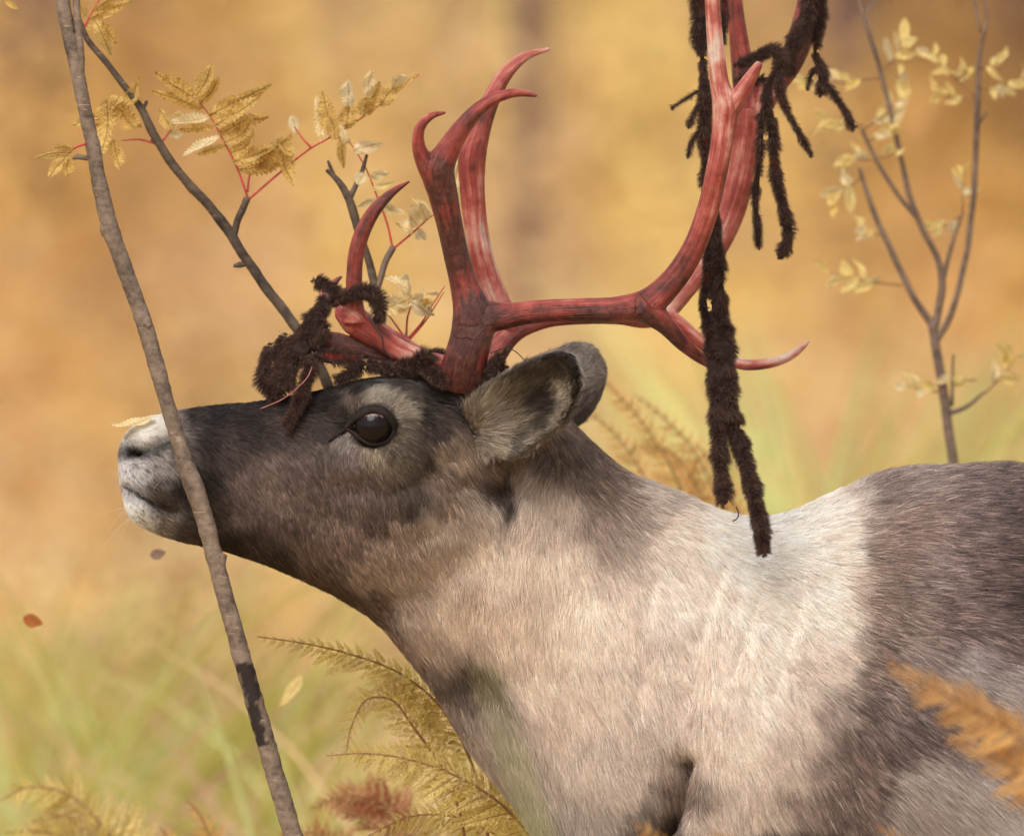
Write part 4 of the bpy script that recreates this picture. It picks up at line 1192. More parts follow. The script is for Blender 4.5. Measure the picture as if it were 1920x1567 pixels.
FAR = [
 ([(880, 715, .045, 42, .3), (905, 690, .05, 36, .3), (930, 655, .055, 27, .36), (965, 622, .06, 20, .42), (1020, 600, .065, 17, .52), (1090, 594, .07, 15, .56), (1160, 594, .075, 15.5, .5), (1215, 598, .08, 18, .5), (1245, 582, .085, 22, .7), (1285, 538, .09, 23, .62), (1330, 480, .095, 25, .56), (1366, 410, .1, 27, .56), (1389, 330, .1, 28, .56), (1400, 260, .1, 28, .50), (1404, 215, .1, 30, .48)], .8),
 ([(1406, 220, .1, 28, .44), (1396, 150, .1, 24, .26), (1386, 80, .1, 19, .24), (1378, 10, .1, 16, .26), (1376, -80, .1, 13, .3), (1390, -200, .1, 5, .4)], .9),
 ([(1412, 215, .1, 28, .48), (1450, 165, .102, 22, .5), (1482, 118, .104, 24, .3), (1503, 65, .106, 25, .2), (1516, 5, .108, 22, .2), (1528, -80, .11, 18, .25), (1560, -200, .11, 5, .4)], .8),
 ([(1225, 592, .08, 22, .66), (1262, 602, .08, 17, .58), (1300, 630, .08, 14, .54), (1345, 665, .08, 12, .54), (1395, 683, .08, 11.5, .62), (1440, 681, .08, 10.5, .66), (1480, 668, .08, 9, .7), (1505, 650, .08, 6.5, .8), (1518, 638, .08, 3, .85)], 1),
 ([(960, 620, .06, 22, .4), (935, 572, .06, 25, .55), (912, 515, .06, 24, .62), (895, 440, .058, 23, .62), (886, 360, .056, 24, .48), (886, 290, .055, 27, .40), (902, 235, .055, 21, .42), (924, 180, .056, 17, .34), (950, 136, .058, 14, .28), (985, 106, .06, 9.5, .40), (1031, 92, .062, 3.6, .5)], .8),
 ([(840, 690, .03, 16, .4), (800, 665, .03, 10, .55), (750, 634, .03, 9, .6), (705, 606, .03, 10, .6), (660, 580, .03, 12, .6), (615, 556, .03, 13, .7), (600, 552, .03, 10, .8)], .8),
 ([(612, 556, .03, 9, .6), (622, 538, .03, 8, .45), (632, 525, .03, 6, .4), (642, 518, .03, 3, .4)], 1)]
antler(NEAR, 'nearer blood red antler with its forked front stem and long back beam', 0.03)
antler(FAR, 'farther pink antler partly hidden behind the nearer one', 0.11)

# ---- shed velvet: dark furry strips; rows (px, py, y, radius_px)
def velvet(paths, label, fuzz=9.0, dens=1.0):
    parts, allp, alln, allf, alll = [], [], [], [], []
    for path in paths:
        c, r, _ = px_path(path, 5)
        c = c + np.cumsum(RNG.normal(0, 0.00045, c.shape), axis=0) * np.linspace(0, 1, len(c))[:, None] * 0.6
        r = np.maximum(r - fuzz * 0.32 / PXM, 1.6 / PXM) * (1 + 0.16 * np.sin(np.linspace(0, len(c) * 0.45, len(c)) + random.random() * 6))
        n1 = vnoise(np.stack([np.arange(len(c)) * .22 + random.random() * 50, np.zeros(len(c)), np.zeros(len(c))], -1), 1.0, 77)
        r = r * (0.8 + 0.45 * n1)
        tw = np.cumsum(RNG.normal(0, .10, len(c))) + random.random() * 3
        V, F = tube(c, r, 10, 0.55, jag=0.15, twist=tw)
        parts.append((V, F))
        tan, N, B = frames(c)
        N, B = N * np.cos(tw)[:, None] + B * np.sin(tw)[:, None], B * np.cos(tw)[:, None] - N * np.sin(tw)[:, None]
        area = np.sum(2 * math.pi * r[:-1] * np.linalg.norm(np.diff(c, axis=0), axis=1))
        n = int(area * 1.9e6 * dens) + 60
        i = RNG.integers(0, len(c), n); a = RNG.random(n) * 2 * math.pi
        nr = N[i] * np.cos(a)[:, None] + B[i] * np.sin(a)[:, None] * 0.55
        p = c[i] + nr * r[i][:, None] * 0.95 + tan[i] * (RNG.random((n, 1)) - .5) * 0.0025
        allp.append(p); alln.append(unit(N[i] * (np.cos(a) * .55)[:, None] + B[i] * np.sin(a)[:, None])); allf.append(tan[i]); alll.append(np.full(n, fuzz / PXM * 1.6) * np.clip(0.55 + r[i] * PXM / 18, .6, 1.2))
        # tufts closing both ends
        for e, sg in ((0, -1), (-1, 1)):
            m = 90
            dv = unit(tan[e] * sg * 1.2 + RNG.normal(0, .5, (m, 3)))
            allp.append(c[e] + dv * r[e] * 0.6); alln.append(dv); allf.append(np.tile(tan[e] * sg, (m, 1))); alll.append(np.full(m, fuzz / PXM))
    V, F = merge(parts)
    me = mesh_data('velvet_strip', V, F, True, M_SKIN)
    cc = lin((50, 38, 34)) * (0.5 + 0.9 * vnoise(V, 120, 3))[:, None]
    red = np.clip((vnoise(V, 55, 17) - .8) / .1, 0, 1)[:, None]
    cc = cc * (1 - red) + lin((130, 44, 42)) * red
    set_attr(me, 'col', 'FLOAT_COLOR', 'POINT', cc)
    o = obj('velvet_strip', me, REIN)
    if label:
        o['label'] = label
    p, n, f = np.vstack(allp), np.vstack(alln), np.vstack(allf)
    L = np.concatenate(alll) * RNG.uniform(.45, 1.25, len(p)) * (.62 + .6 * vnoise(p, 95, 41))
    ok = vnoise(p, 70, 31) + .25 * vnoise(p, 260, 32) > .30          # bare skin shows where the fur has rubbed off
    p, n, f, L = p[ok], n[ok], f[ok], L[ok]
    f = unit(f * 0.7 + np.array([0, 0, -.5]))
    f = unit(f - n * np.sum(f * n, 1, keepdims=True) + 1e-6)
    lift = np.clip(RNG.normal(1.12, .22, len(p)) + (vnoise(p, 120, 5) - .5) * .8, .3, 1.55)
    q, near = strands(p, n, f, L, lift, k=4, jitter=.4, bend=.25, clump=.3, clump_n=7)
    k = np.exp(RNG.normal(0, .25, len(p)) + (RNG.random(len(p))[near] - .5) * .7)
    base = lin((76, 57, 50))[None] * k[:, None]
    tipc = RNG.random(len(p)) < .16
    base = np.where(tipc[:, None], base * 2.1, base)
    hair('velvet_fur', o, q, np.full(len(p), .00012), np.clip(base, .004, .6), M_VELVET)

velvet([[(593, 528, .0, 13), (612, 535, .0, 15), (630, 549, -.005, 15), (624, 566, -.01, 13)],
        [(608, 560, -.01, 14), (603, 585, -.015, 17), (588, 603, -.018, 18), (610, 616, -.03, 16), (596, 640, -.025, 18)],
        [(584, 592, -.02, 18), (574, 628, -.022, 22), (556, 662, -.024, 26), (537, 698, -.024, 27), (520, 735, -.024, 20)],
        [(504, 652, -.015, 11), (496, 684, -.016, 16), (491, 710, -.018, 17), (504, 732, -.02, 15), (514, 746, -.02, 10)],
        [(532, 632, -.012, 12), (524, 655, -.012, 15), (520, 675, -.012, 14)]],
       'tangled clump of dark velvet hanging from the brow tine over the nose bridge')
velvet([[(636, 564, -.04, 11), (655, 553, -.046, 14), (690, 546, -.046, 16), (708, 560, -.044, 15), (711, 583, -.042, 14), (706, 600, -.04, 11)]],
       'velvet roll wrapped round the foot of the upright brow point')
velvet([[(583, 680, -.03, 15), (575, 715, -.034, 15), (562, 748, -.042, 13), (551, 777, -.05, 12), (539, 798, -.054, 9)]], 'velvet strand dangling onto the face in front of the eye')
velvet([[(590, 664, -.03, 13), (627, 672, -.034, 15), (660, 673, -.034, 16), (676, 682, -.034, 14), (663, 700, -.034, 15), (636, 714, -.034, 11)]], None)
velvet([[(690, 682, -.03, 11), (727, 691, -.034, 14), (761, 692, -.04, 16), (787, 684, -.05, 18), (802, 668, -.056, 13)],
        [(800, 690, -.05, 17), (815, 706, -.066, 13), (830, 720, -.074, 9)]], 'velvet ruff round the base of the nearer antler', 10)
velvet([[(812, 660, .02, 10), (825, 664, .02, 11), (838, 668, .02, 8)]], None)
velvet([[(908, 700, -.06, 14), (925, 684, -.058, 15), (936, 668, -.055, 10)], [(930, 690, -.05, 13), (945, 688, -.05, 11)], [(943, 664, -.06, 3), (947, 656, -.06, 6), (950, 650, -.06, 4)]], None, 9)
velvet([[(1314, -30, -.03, 17), (1312, 20, -.03, 18), (1311, 70, -.03, 16), (1315, 112, -.03, 9), (1317, 142, -.03, 7), (1318, 165, -.03, 13), (1319, 205, -.03, 16), (1316, 250, -.03, 15), (1321, 300, -.03, 14), (1320, 345, -.03, 13), (1326, 400, -.03, 11), (1331, 440, -.03, 12)],
        [(1308, 172, -.035, 7), (1290, 182, -.04, 5), (1261, 198, -.04, 2.5)], [(1308, 200, -.035, 8), (1296, 226, -.04, 7), (1292, 236, -.04, 5)], [(1308, 250, -.035, 8), (1295, 275, -.04, 7), (1293, 292, -.04, 4)]],
       'dark velvet strip hanging along the upper edge of the nearer antler beam')
velvet([[(1338, 395, -.03, 9), (1342, 450, -.035, 13), (1348, 508, -.04, 16), (1347, 567, -.04, 17), (1352, 625, -.045, 25), (1356, 683, -.1, 27), (1364, 740, -.11, 27), (1375, 800, -.115, 22), (1391, 845, -.12, 19), (1406, 897, -.125, 18), (1422, 956, -.13, 19), (1431, 1000, -.14, 18), (1437, 1038, -.14, 13)],
        [(1330, 440, -.035, 9), (1326, 520, -.04, 9), (1319, 570, -.04, 8), (1328, 610, -.05, 12), (1338, 670, -.09, 14), (1346, 740, -.11, 17), (1351, 810, -.12, 19), (1358, 875, -.125, 19), (1363, 915, -.13, 22), (1368, 942, -.13, 17)]],
       'longest double velvet strip hanging from the beam down to the back')
velvet([[(1357, -30, .03, 10), (1358, 30, .03, 11), (1357, 75, .03, 7)]], None)
velvet([[(1384, 120, -.0, 11), (1410, 112, -.0, 13), (1436, 98, 0, 17), (1455, 92, 0, 19), (1464, 110, 0, 17), (1456, 140, 0, 13), (1440, 165, 0, 11), (1438, 190, 0, 10), (1443, 214, 0, 11), (1449, 232, 0, 10)],
        [(1428, 214, 0, 9), (1427, 250, 0, 9), (1426, 300, 0, 8.5), (1422, 360, 0, 9), (1427, 415, 0, 9), (1433, 458, 0, 8)],
        [(1447, 223, 0, 10), (1451, 287, 0, 11), (1457, 344, 0, 13), (1469, 385, 0, 14), (1478, 421, 0, 14), (1482, 450, 0, 13), (1474, 470, 0, 11), (1466, 484, 0, 7)],
        [(1462, 140, -.005, 12), (1464, 180, -.005, 10), (1480, 215, -.005, 8), (1500, 250, -.005, 8), (1513, 272, -.005, 7), (1521, 288, -.005, 3)]],
       'velvet draped over the short fork tine with three dangling strands')
velvet([[(1386, 150, .04, 10), (1405, 150, .04, 13), (1440, 150, .04, 13)],
        [(1520, -40, .06, 22), (1518, 10, .06, 22), (1506, 50, .06, 20), (1488, 82, .06, 17), (1474, 110, .06, 15), (1474, 140, .065, 12)],
        [(1536, -20, .07, 14), (1535, 32, .07, 14), (1529, 80, .07, 12), (1527, 108, .07, 6), (1537, 124, .07, 11), (1541, 150, .07, 12), (1538, 176, .07, 8)],
        [(1528, 130, .07, 8), (1519, 148, .07, 7), (1517, 164, .07, 4)], [(1550, 160, .07, 7), (1570, 186, .07, 8), (1588, 212, .07, 9), (1597, 237, .07, 7)]],
       'velvet mass on the upper right branch of the farther antler')
# thin dried threads of skin
def thread(path, col, r=1.2):
    c, rr, _ = px_path([(a, b, y, r) for a, b, y in path], 4)
    V, F = tube(c, rr, 6)
    obj('skin_thread', mesh_data('skin_thread', V, F, True, mat_plain('skin_thread', lin(col), .5)), REIN)
thread([(585, 688, -.05), (578, 705, -.055), (560, 725, -.06), (530, 748, -.06), (489, 766, -.06)], (150, 90, 84), 1.1)
thread([(690, 592, -.06), (705, 615, -.062), (716, 632, -.062), (720, 655, -.06), (735, 672, -.056)], (62, 40, 38), 2.0)
thread([(920, 662, -.075), (935, 656, -.08), (950, 652, -.085), (968, 660, -.085), (982, 674, -.085)], (52, 42, 40), 1.0)
thread([(1380, 950, -.14), (1385, 962, -.14), (1382, 972, -.14), (1374, 977, -.14)], (40, 30, 28), 1.2)

# ================================================================== plants in focus
def leaflet_mesh(name, mat, curl=0.15, fold=0.25, twist=0.0, ser=0.10, width=0.30, ns=23):
    """one serrated leaflet: X along its length 0..1, folded along the midrib"""
    V = []
    for i in range(ns):
        t = i / (ns - 1)
        w = width * 0.5 * (math.sin(math.pi * min(1, t * 0.93 + 0.06)) ** 0.7) * (1 - 0.25 * t)
        if i == ns - 1:
            w = 0.004
        w2 = w * (1 + (ser * 2.2 if i % 2 else -ser * 1.2))
        z = curl * (t * t - t * 0.4)
        a = twist * t
        for s in (-1, -0.5, 0, 0.5, 1):
            yy = s * (w2 if abs(s) == 1 else w)
            zz = fold * abs(yy) + 0.03 * math.sin(9 * t + 3 * s)
            V.append((t * (1 - 0.15 * curl * t) + (0.02 if abs(s) == 1 else 0), yy * math.cos(a) - zz * math.sin(a), z + yy * math.sin(a) + zz * math.cos(a)))
    F = [(i * 5 + j, (i + 1) * 5 + j, (i + 1) * 5 + j + 1, i * 5 + j + 1) for i in range(ns - 1) for j in range(4)]
    return mesh_data(name, np.array(V), F, True, mat)

LEAFLETS = {}
for key, mt in (('y', M_LEAFY), ('p', M_LEAFP), ('w', M_LEAFW)):
    LEAFLETS[key] = [leaflet_mesh('leaflet', mt, c, f, tw, se) for c, f, tw, se in ((.15, .4, .4, .11), (.5, .3, -.7, .14), (-.4, .6, .8, .10), (.8, .6, .4, .15), (.1, .2, -.5, .13), (-.7, .3, .9, .14), (.3, .9, .2, .12))]

def place(o, p0, p1, width_ratio, roll, parent):
    """stand a unit-length mesh (X axis) from p0 to p1; roll turns it about that axis away from facing the camera"""
    d = Vector(p1) - Vector(p0)
    L = d.length
    x = d.normalized()
    z = Vector((0, -1, 0)); z = (z - x * z.dot(x)).normalized()
    y = z.cross(x)
    m = Matrix((x, y, z)).transposed() @ Matrix.Rotation(roll, 3, 'X')
    m = m @ Matrix.Diagonal((L, L * width_ratio, L * width_ratio))
    M4 = m.to_4x4(); M4.translation = Vector(p0)
    o.parent = parent
    o.matrix_parent_inverse = Matrix.Identity(4)
    pm = Matrix.Translation(parent_origin(parent))
    o.matrix_basis = pm.inverted() @ M4

def parent_origin(o):
    v = Vector((0, 0, 0))
    while o:
        v += o.location + (o.matrix_parent_inverse.translation if o.parent else Vector((0, 0, 0)))
        o = o.parent
    return v

def compound_leaf(plant, rachis, leaflets, key='y', rmat=None, rw=2.4, y=0.0):
    """rachis: (px,py) list; leaflets: (x0,y0,x1,y1,width_px[,key])"""
    n = len(rachis)
    pts = [(a, b, y + 0.002 * k, rw * (1 - 0.6 * k / max(1, n - 1))) for k, (a, b) in enumerate(rachis)]
    c, r, _ = px_path(pts, 5)
    V, F = tube(c, r, 6)
    lf = obj('leaf', mesh_data('leaf_stalk', V, F, True, rmat or M_RACHIS), plant)
    for L in leaflets:
        x0, y0, x1, y1, w = L[:5]
        k = L[5] if len(L) > 5 else key
        ln_ = math.hypot(x1 - x0, y1 - y0)
        o = bpy.data.objects.new('leaflet', random.choice(LEAFLETS[k])); COL.objects.link(o)
        yy = y + random.uniform(-.006, .006)
        place(o, P(x0, y0, yy), P(x1, y1, yy + random.uniform(-.012, .012)), max(.35, w / ln_ / 0.34), random.uniform(-.7, .7), lf)
    return lf

def stem_mesh(name, paths, mat, plant, sides=9, nodes=0.0, wound=None, kink=.55):
    parts = []
    for path in paths:
        c, r, _ = px_path(path, 7)
        if nodes:
            t = np.arange(len(c))
            c = c + (np.stack([vnoise(c, 38, 61), vnoise(c, 38, 62), vnoise(c, 38, 63)], -1) - .5) * (r * kink)[:, None]
            r = r * (1 + nodes * np.clip(np.sin(t * 0.41 + math.sin(t[0] + len(c))) - 0.8, 0, 1) * 4 + 0.05 * (vnoise(c, 90, 4) - .5) * 2)
        parts.append(tube(c, r, sides, jag=0.03))
    V, F = merge(parts)
    me = mesh_data(name, V, F, True, mat)
    if wound is not None:
        qx, qy = to_px(V)
        d = line_dist(qx, qy, wound)
        wd = 1 - np.clip((d + (vnoise(V, 130, 7) - .5) * 26 - 13 + (qy - wound[0][1]) * .03) / 3, 0, 1)
        wd *= np.clip((qy - wound[0][1]) / 3, 0, 1)
        set_attr(me, 'wound', 'FLOAT', 'POINT', wd)
    return obj(name, me, plant)

GROUND_PY = 783.5 + CAM_H * PXM
# --- rowan stem in front of the muzzle
SA = thing('rowan_sapling', 'slim grey brown rowan stem leaning across the muzzle, with a dark bark wound', 'sapling', tuple(P(760, GROUND_PY, -.07)))
yA = -.066
stem_mesh('trunk', [[(104, -200, yA, 12), (112, -60, yA, 13), (122, 30, yA, 13.5), (142, 120, yA, 13.5), (156, 190, yA, 13), (172, 265, yA, 13.5), (186, 340, yA, 14.5), (206, 425, yA, 16), (236, 510, yA, 15.5), (270, 605, yA, 15.5), (292, 680, yA, 15), (316, 765, yA, 14.5), (338, 840, yA, 15), (364, 915, yA, 18.5), (384, 975, yA, 17), (404, 1050, yA, 16), (428, 1140, yA, 16), (456, 1240, yA, 17), (478, 1320, yA, 17.5), (504, 1410, yA, 17.5), (530, 1500, yA, 18), (556, 1590, yA, 18), (640, 1950, yA, 19), (720, 2600, yA, 21), (760, GROUND_PY + 40, yA, 24)],
                    [(140, -160, yA, 5), (142, -20, yA - .002, 6.5), (147, 60, yA - .003, 7), (152, 110, yA - .002, 7), (154, 135, yA, 5)],
                    [(270, 596, yA - .001, 11), (275, 605, yA - .005, 9), (278, 614, yA - .007, 5)], [(203, 418, yA, 13), (199, 430, yA - .001, 12), (200, 442, yA, 9)], [(414, 1040, yA, 12), (413, 1054, yA - .001, 11), (415, 1068, yA, 8)],
                    [(176, 298, yA, 5), (158, 296, yA, 5), (146, 294, yA, 5.5), (137, 297, yA, 3)]],
          M_BARK, SA, 18, 0.05, [(460, 1240), (474, 1320), (490, 1388)], .14)
compound_leaf(SA, [(160, 270), (140, 278), (130, 288)], [(132, 286, 68, 288, 22), (126, 292, 82, 338, 26), (128, 290, 122, 340, 30), (138, 278, 105, 275, 20)], 'y', y=yA - .004)

# --- rowan sapling standing behind the head
SB = thing('rowan_sapling', 'dark twiggy rowan behind the head with yellow brown compound leaves on red stalks', 'sapling', tuple(P(1060, GROUND_PY, .22)))
yB = .10
stem_mesh('trunk', [[(146, 30, yB, 4), (165, 75, yB, 5.5), (200, 118, yB, 6), (240, 170, yB, 6.5), (268, 208, yB, 7.5), (298, 268, yB, 8.5), (322, 305, yB, 8.5), (350, 342, yB, 9), (392, 386, yB, 9), (430, 436, yB, 10), (452, 474, yB, 9.5), (482, 516, yB, 9.5), (540, 592, yB, 10), (575, 645, yB, 10), (608, 712, yB, 10.5), (650, 800, .13, 11), (740, 1000, .16, 12), (860, 1230, .2, 13), (1000, 1520, .22, 14), (1050, 2300, .22, 16), (1060, GROUND_PY + 40, .22, 20)]],
          M_TWIG, SB, 10, 0.05)
for tw in ([(438, 446, yB, 7), (446, 415, yB, 6.5), (456, 392, yB, 6.5), (464, 372, yB, 7)], [(470, 494, yB, 4.5), (455, 496, yB, 5), (446, 497, yB, 6), (438, 499, yB, 3)], [(304, 272, yB, 5), (292, 268, yB, 4), (284, 262, yB, 3)], [(266, 205, yB, 4), (273, 196, yB, 3.5), (275, 190, yB, 3)]):
    stem_mesh('twig', [tw], M_TWIG, SB, 8, 0.05)
stem_mesh('twig', [[(740, 1000, .16, 9), (728, 800, .12, 8.5), (718, 640, yB, 8.5), (707, 556, yB, 8.5), (694, 500, yB, 7.5), (680, 450, yB, 7.5), (664, 405, yB, 8.5), (654, 374, yB, 8), (638, 346, yB, 6), (622, 328, yB, 4.5), (612, 320, yB, 3.5)], [(628, 334, yB, 3.5), (620, 316, yB, 3.5), (615, 302, yB, 2.5)], [(654, 376, yB, 6), (666, 352, yB, 5), (678, 325, yB, 4.5), (688, 290, yB, 3)]], M_TWIG, SB, 8, 0.05)
for tw in ([(706, 550, yB, 5), (714, 520, yB, 6), (724, 488, yB, 6.5), (738, 464, yB, 6.5)], [(722, 700, yB, 6), (745, 660, yB, 6), (760, 630, yB, 7)]):
    stem_mesh('twig', [tw], M_TWIG2, SB, 8, 0.06)
compound_leaf(SB, [(464, 370), (446, 318), (418, 262), (392, 215), (366, 182)],
              [(392, 218, 500, 160, 40), (402, 236, 502, 178, 36), (410, 252, 500, 205, 34), (420, 268, 492, 236, 34), (430, 288, 500, 262, 36), (438, 304, 520, 276, 38), (448, 318, 540, 306, 34),
               (372, 190, 286, 136, 38), (380, 204, 282, 168, 26), (368, 182, 404, 124, 36), (376, 194, 418, 150, 34), (402, 238, 336, 246, 24), (412, 256, 342, 300, 24, 'p'), (424, 274, 366, 288, 22), (392, 220, 312, 236, 26, 'p')], 'y', y=yB)
compound_leaf(SB, [(466, 374), (520, 328), (580, 280), (640, 246), (700, 206), (750, 165), (786, 140)],
              [(624, 258, 604, 172, 40), (606, 268, 590, 180, 26, 'p'), (650, 242, 654, 186, 46), (652, 200, 655, 148, 36, 'p'), (682, 219, 692, 168, 36), (688, 180, 696, 130, 28, 'p'), (690, 216, 712, 150, 28), (712, 198, 742, 158, 34), (736, 164, 760, 128, 26, 'p'), (726, 188, 788, 138, 20), (638, 254, 646, 316, 22), (630, 262, 622, 214, 32)], 'y', y=yB)
for lf_args in (([(464, 360), (468, 330), (476, 312)], [(470, 322, 548, 250, 40), (476, 316, 520, 262, 36), (524, 272, 544, 356, 36), (500, 286, 470, 316, 30), (520, 262, 552, 300, 30)], 'y'),
                ([(298, 272), (262, 262), (228, 264)], [(200, 186, 206, 296, 46), (200, 190, 268, 236, 40), (196, 196, 168, 250, 30), (212, 262, 226, 330, 32), (230, 214, 262, 258, 36), (236, 196, 262, 170, 26), (180, 218, 142, 232, 26), (226, 180, 202, 210, 34)], 'y'),
                ([(300, 270), (316, 250), (330, 232)], [(318, 248, 348, 206, 24, 'p'), (322, 244, 300, 206, 26), (330, 234, 316, 226, 18, 'p'), (316, 252, 345, 250, 18, 'p')], 'y'),
                ([(150, 62), (165, 38), (180, 10), (200, -20)], [(168, 36, 246, 0, 24), (178, 40, 204, 88, 30), (192, 42, 216, 84, 24), (160, 30, 146, 4, 22), (176, 20, 220, -10, 26), (186, 30, 216, 26, 18), (150, 40, 176, 60, 16)], 'y'),
                ([(736, 464), (726, 420), (706, 366), (684, 312), (654, 264)], [(664, 284, 706, 264, 32, 'p'), (692, 332, 728, 322, 22, 'p'), (684, 324, 666, 352, 26, 'p'), (706, 372, 668, 386, 16, 'p'), (656, 268, 636, 250, 18), (700, 356, 730, 340, 14, 'w')], 'p'),
                ([(740, 464), (772, 438), (806, 408), (858, 372)], [(770, 440, 738, 408, 40, 'p'), (786, 424, 748, 388, 36, 'p'), (800, 414, 786, 378, 28, 'p'), (812, 404, 770, 372, 22), (784, 428, 798, 462, 22), (850, 376, 856, 300, 26), (760, 400, 700, 384, 18), (730, 398, 722, 372, 24, 'p')], 'p'),
                ([(762, 630), (764, 596), (772, 566), (770, 552)], [(770, 556, 714, 590, 44, 'p'), (768, 552, 740, 518, 30), (772, 560, 806, 548, 30, 'p'), (772, 566, 808, 590, 28), (766, 560, 752, 600, 30, 'p'), (764, 540, 768, 512, 24)], 'p'),
                ([(766, 634), (790, 606), (812, 570), (834, 536)], [(814, 568, 788, 566, 16), (822, 552, 800, 545, 14, 'p'), (800, 590, 792, 560, 20)], 'y'),
                ([(768, 636), (796, 604), (832, 548)], [(808, 590, 796, 560, 12, 'p')], 'p'),
                ([(758, 632), (740, 606), (726, 588)], [(728, 590, 712, 566, 22, 'p')], 'p'),
                ([(584, 278), (566, 258), (552, 238)], [(546, 216, 558, 252, 24, 'p')], 'p'),
                ([(20, -30), (14, -6), (10, 0)], [(10, 0, 38, 20, 12), (4, -12, 28, 4, 16)], 'y')):
    compound_leaf(SB if lf_args[0][0][0] > 100 else SA, lf_args[0], lf_args[1], lf_args[2], y=yB if lf_args[0][0][0] > 100 else yA)

# --- thin sapling on the right, a little out of focus
SCp = thing('rowan_sapling', 'thin forked sapling with sparse pale yellow leaves behind the back', 'sapling', tuple(P(1840, GROUND_PY, .56)))
yC = .56
stem_mesh('trunk', [[(1747, 605, yC, 9), (1756, 655, yC, 9.5), (1770, 747, yC, 9.5), (1788, 870, yC, 10), (1806, 1100, yC, 11), (1830, 2000, yC, 14), (1840, GROUND_PY + 40, yC, 18)]], M_TWIG2, SCp, 9, 0.04)
for br in ([(1750, 612, 8), (1718, 563, 7), (1690, 511, 6.5), (1661, 448, 6), (1632, 379, 5.5), (1612, 316, 3.5)],
           [(1750, 625, 8), (1760, 580, 7.5), (1767, 546, 8), (1761, 494, 6.5), (1730, 431, 6), (1707, 368, 6), (1690, 299, 5.5), (1672, 218, 5.5), (1652, 138, 5), (1632, 69, 5), (1618, 23, 5), (1600, -40, 3)],
           [(1752, 645, 7.5), (1781, 592, 6.5), (1804, 517, 6), (1822, 402, 6), (1830, 287, 6), (1833, 184, 6), (1839, 86, 4), (1850, 34, 3), (1836, -20, 2.5)],
           [(1763, 550, 5), (1781, 471, 4.5), (1804, 402, 3)], [(1717, 406, 5), (1678, 356, 4.5), (1644, 299, 4.5), (1615, 241, 3.5)],
           [(1778, 775, 6), (1813, 761, 4.5), (1845, 735, 3)], [(1620, 28, 4), (1636, 10, 4), (1644, -20, 3)], [(1830, 240, 3), (1850, 212, 2.5)], [(1785, 760, 4), (1786, 700, 3), (1788, 665, 2)], [(1838, 60, 3), (1826, 0, 3)]):
    stem_mesh('branch', [[(a, b, yC, r) for a, b, r in br]], M_TWIG2, SCp, 7, 0.05)
for x0, y0, x1, y1, nl, wd in ((1655, 148, 1512, 152, 7, 30), (1660, 130, 1696, 80, 5, 34), (1618, 236, 1548, 224, 5, 26), (1616, 246, 1686, 190, 6, 32), (1622, 268, 1676, 232, 5, 34), (1640, 300, 1596, 292, 4, 30), (1648, 296, 1680, 284, 3, 24),
                               (1618, 330, 1562, 366, 5, 36), (1655, 440, 1618, 426, 4, 30), (1690, 535, 1556, 512, 8, 34), (1826, 180, 1742, 96, 7, 26), (1826, 186, 1752, 172, 5, 24), (1838, 130, 1876, 116, 4, 24), (1834, 168, 1912, 152, 6, 24),
                               (1806, 400, 1750, 430, 6, 22), (1804, 400, 1806, 318, 6, 24), (1776, 735, 1700, 722, 5, 26), (1845, 738, 1908, 668, 7, 30), (1830, 712, 1782, 704, 4, 26), (1790, 150, 1812, 132, 3, 22), (1690, 100, 1680, 160, 4, 26)):
    L = []
    for k in range(nl):
        t = 0.3 + 0.7 * k / max(1, nl - 1)
        cx, cy = x0 + (x1 - x0) * t, y0 + (y1 - y0) * t
        a = math.atan2(y1 - y0, x1 - x0) + random.choice((-1, 1)) * random.uniform(.3, 1.1)
        l = wd * random.uniform(.9, 1.4)
        L.append((cx, cy, cx + l * math.cos(a), cy + l * math.sin(a), wd * random.uniform(.5, .75), random.choice('wwp')))
    compound_leaf(SCp, [(x0, y0), ((x0 + x1) / 2, (y0 + y1) / 2 + 4), (x1, y1)], L, 'w', M_STALKB, 2.2, yC)

# --- ferns
def pinna_mesh(mat, n=15, seed=0):
    """one pinna: X axis 0..1 with lobed pinnules on both sides"""
    rg = random.Random(seed)
    V, F = [], []
    def diamond(p, d, s, w, z):
        o = len(V)
        q = [p, p + d * s * .5 + np.array([-d[1], d[0], 0]) * w + [0, 0, z * .3], p + d * s + [0, 0, z], p + d * s * .5 - np.array([-d[1], d[0], 0]) * w + [0, 0, z * .3]]
        V.extend(q); F.append((o, o + 1, o + 2, o + 3))
    for i in range(n):
        t = (i + .6) / n
        p = np.array([t, 0, -.12 * t * t])
        s = .27 * (1 - t) ** .8 + .05
        for sd in (-1, 1):
            a = sd * rg.uniform(.75, 1.15)
            d = np.array([math.cos(a), math.sin(a), 0])
            z = rg.uniform(-.05, .05)
            diamond(p, d, s, s * .12, z)
            for k in (.35, .6, .82):
                for s2 in (-1, 1):
                    b = a + s2 * .9
                    diamond(p + d * s * k + np.array([0, 0, z * k]), np.array([math.cos(b), math.sin(b), 0]), s * .36 * (1.15 - k), s * .10, rg.uniform(-.03, .03))
    o = len(V)
    for k in range(6):
        t = k / 5
        V.extend([np.array([t, -.010 * (1 - t) - .003, -.12 * t * t + .006]), np.array([t, .010 * (1 - t) + .003, -.12 * t * t + .006])])
    nb = len(F)
    F.extend([(o + 2 * k, o + 2 * k + 1, o + 2 * k + 3, o + 2 * k + 2) for k in range(5)])
    me = mesh_data('pinna', np.array(V), F, False, mat)
    me.materials.append(M_STALKB)
    mi = np.zeros(len(F), np.int32); mi[nb:] = 1
    me.polygons.foreach_set('material_index', mi)
    return me
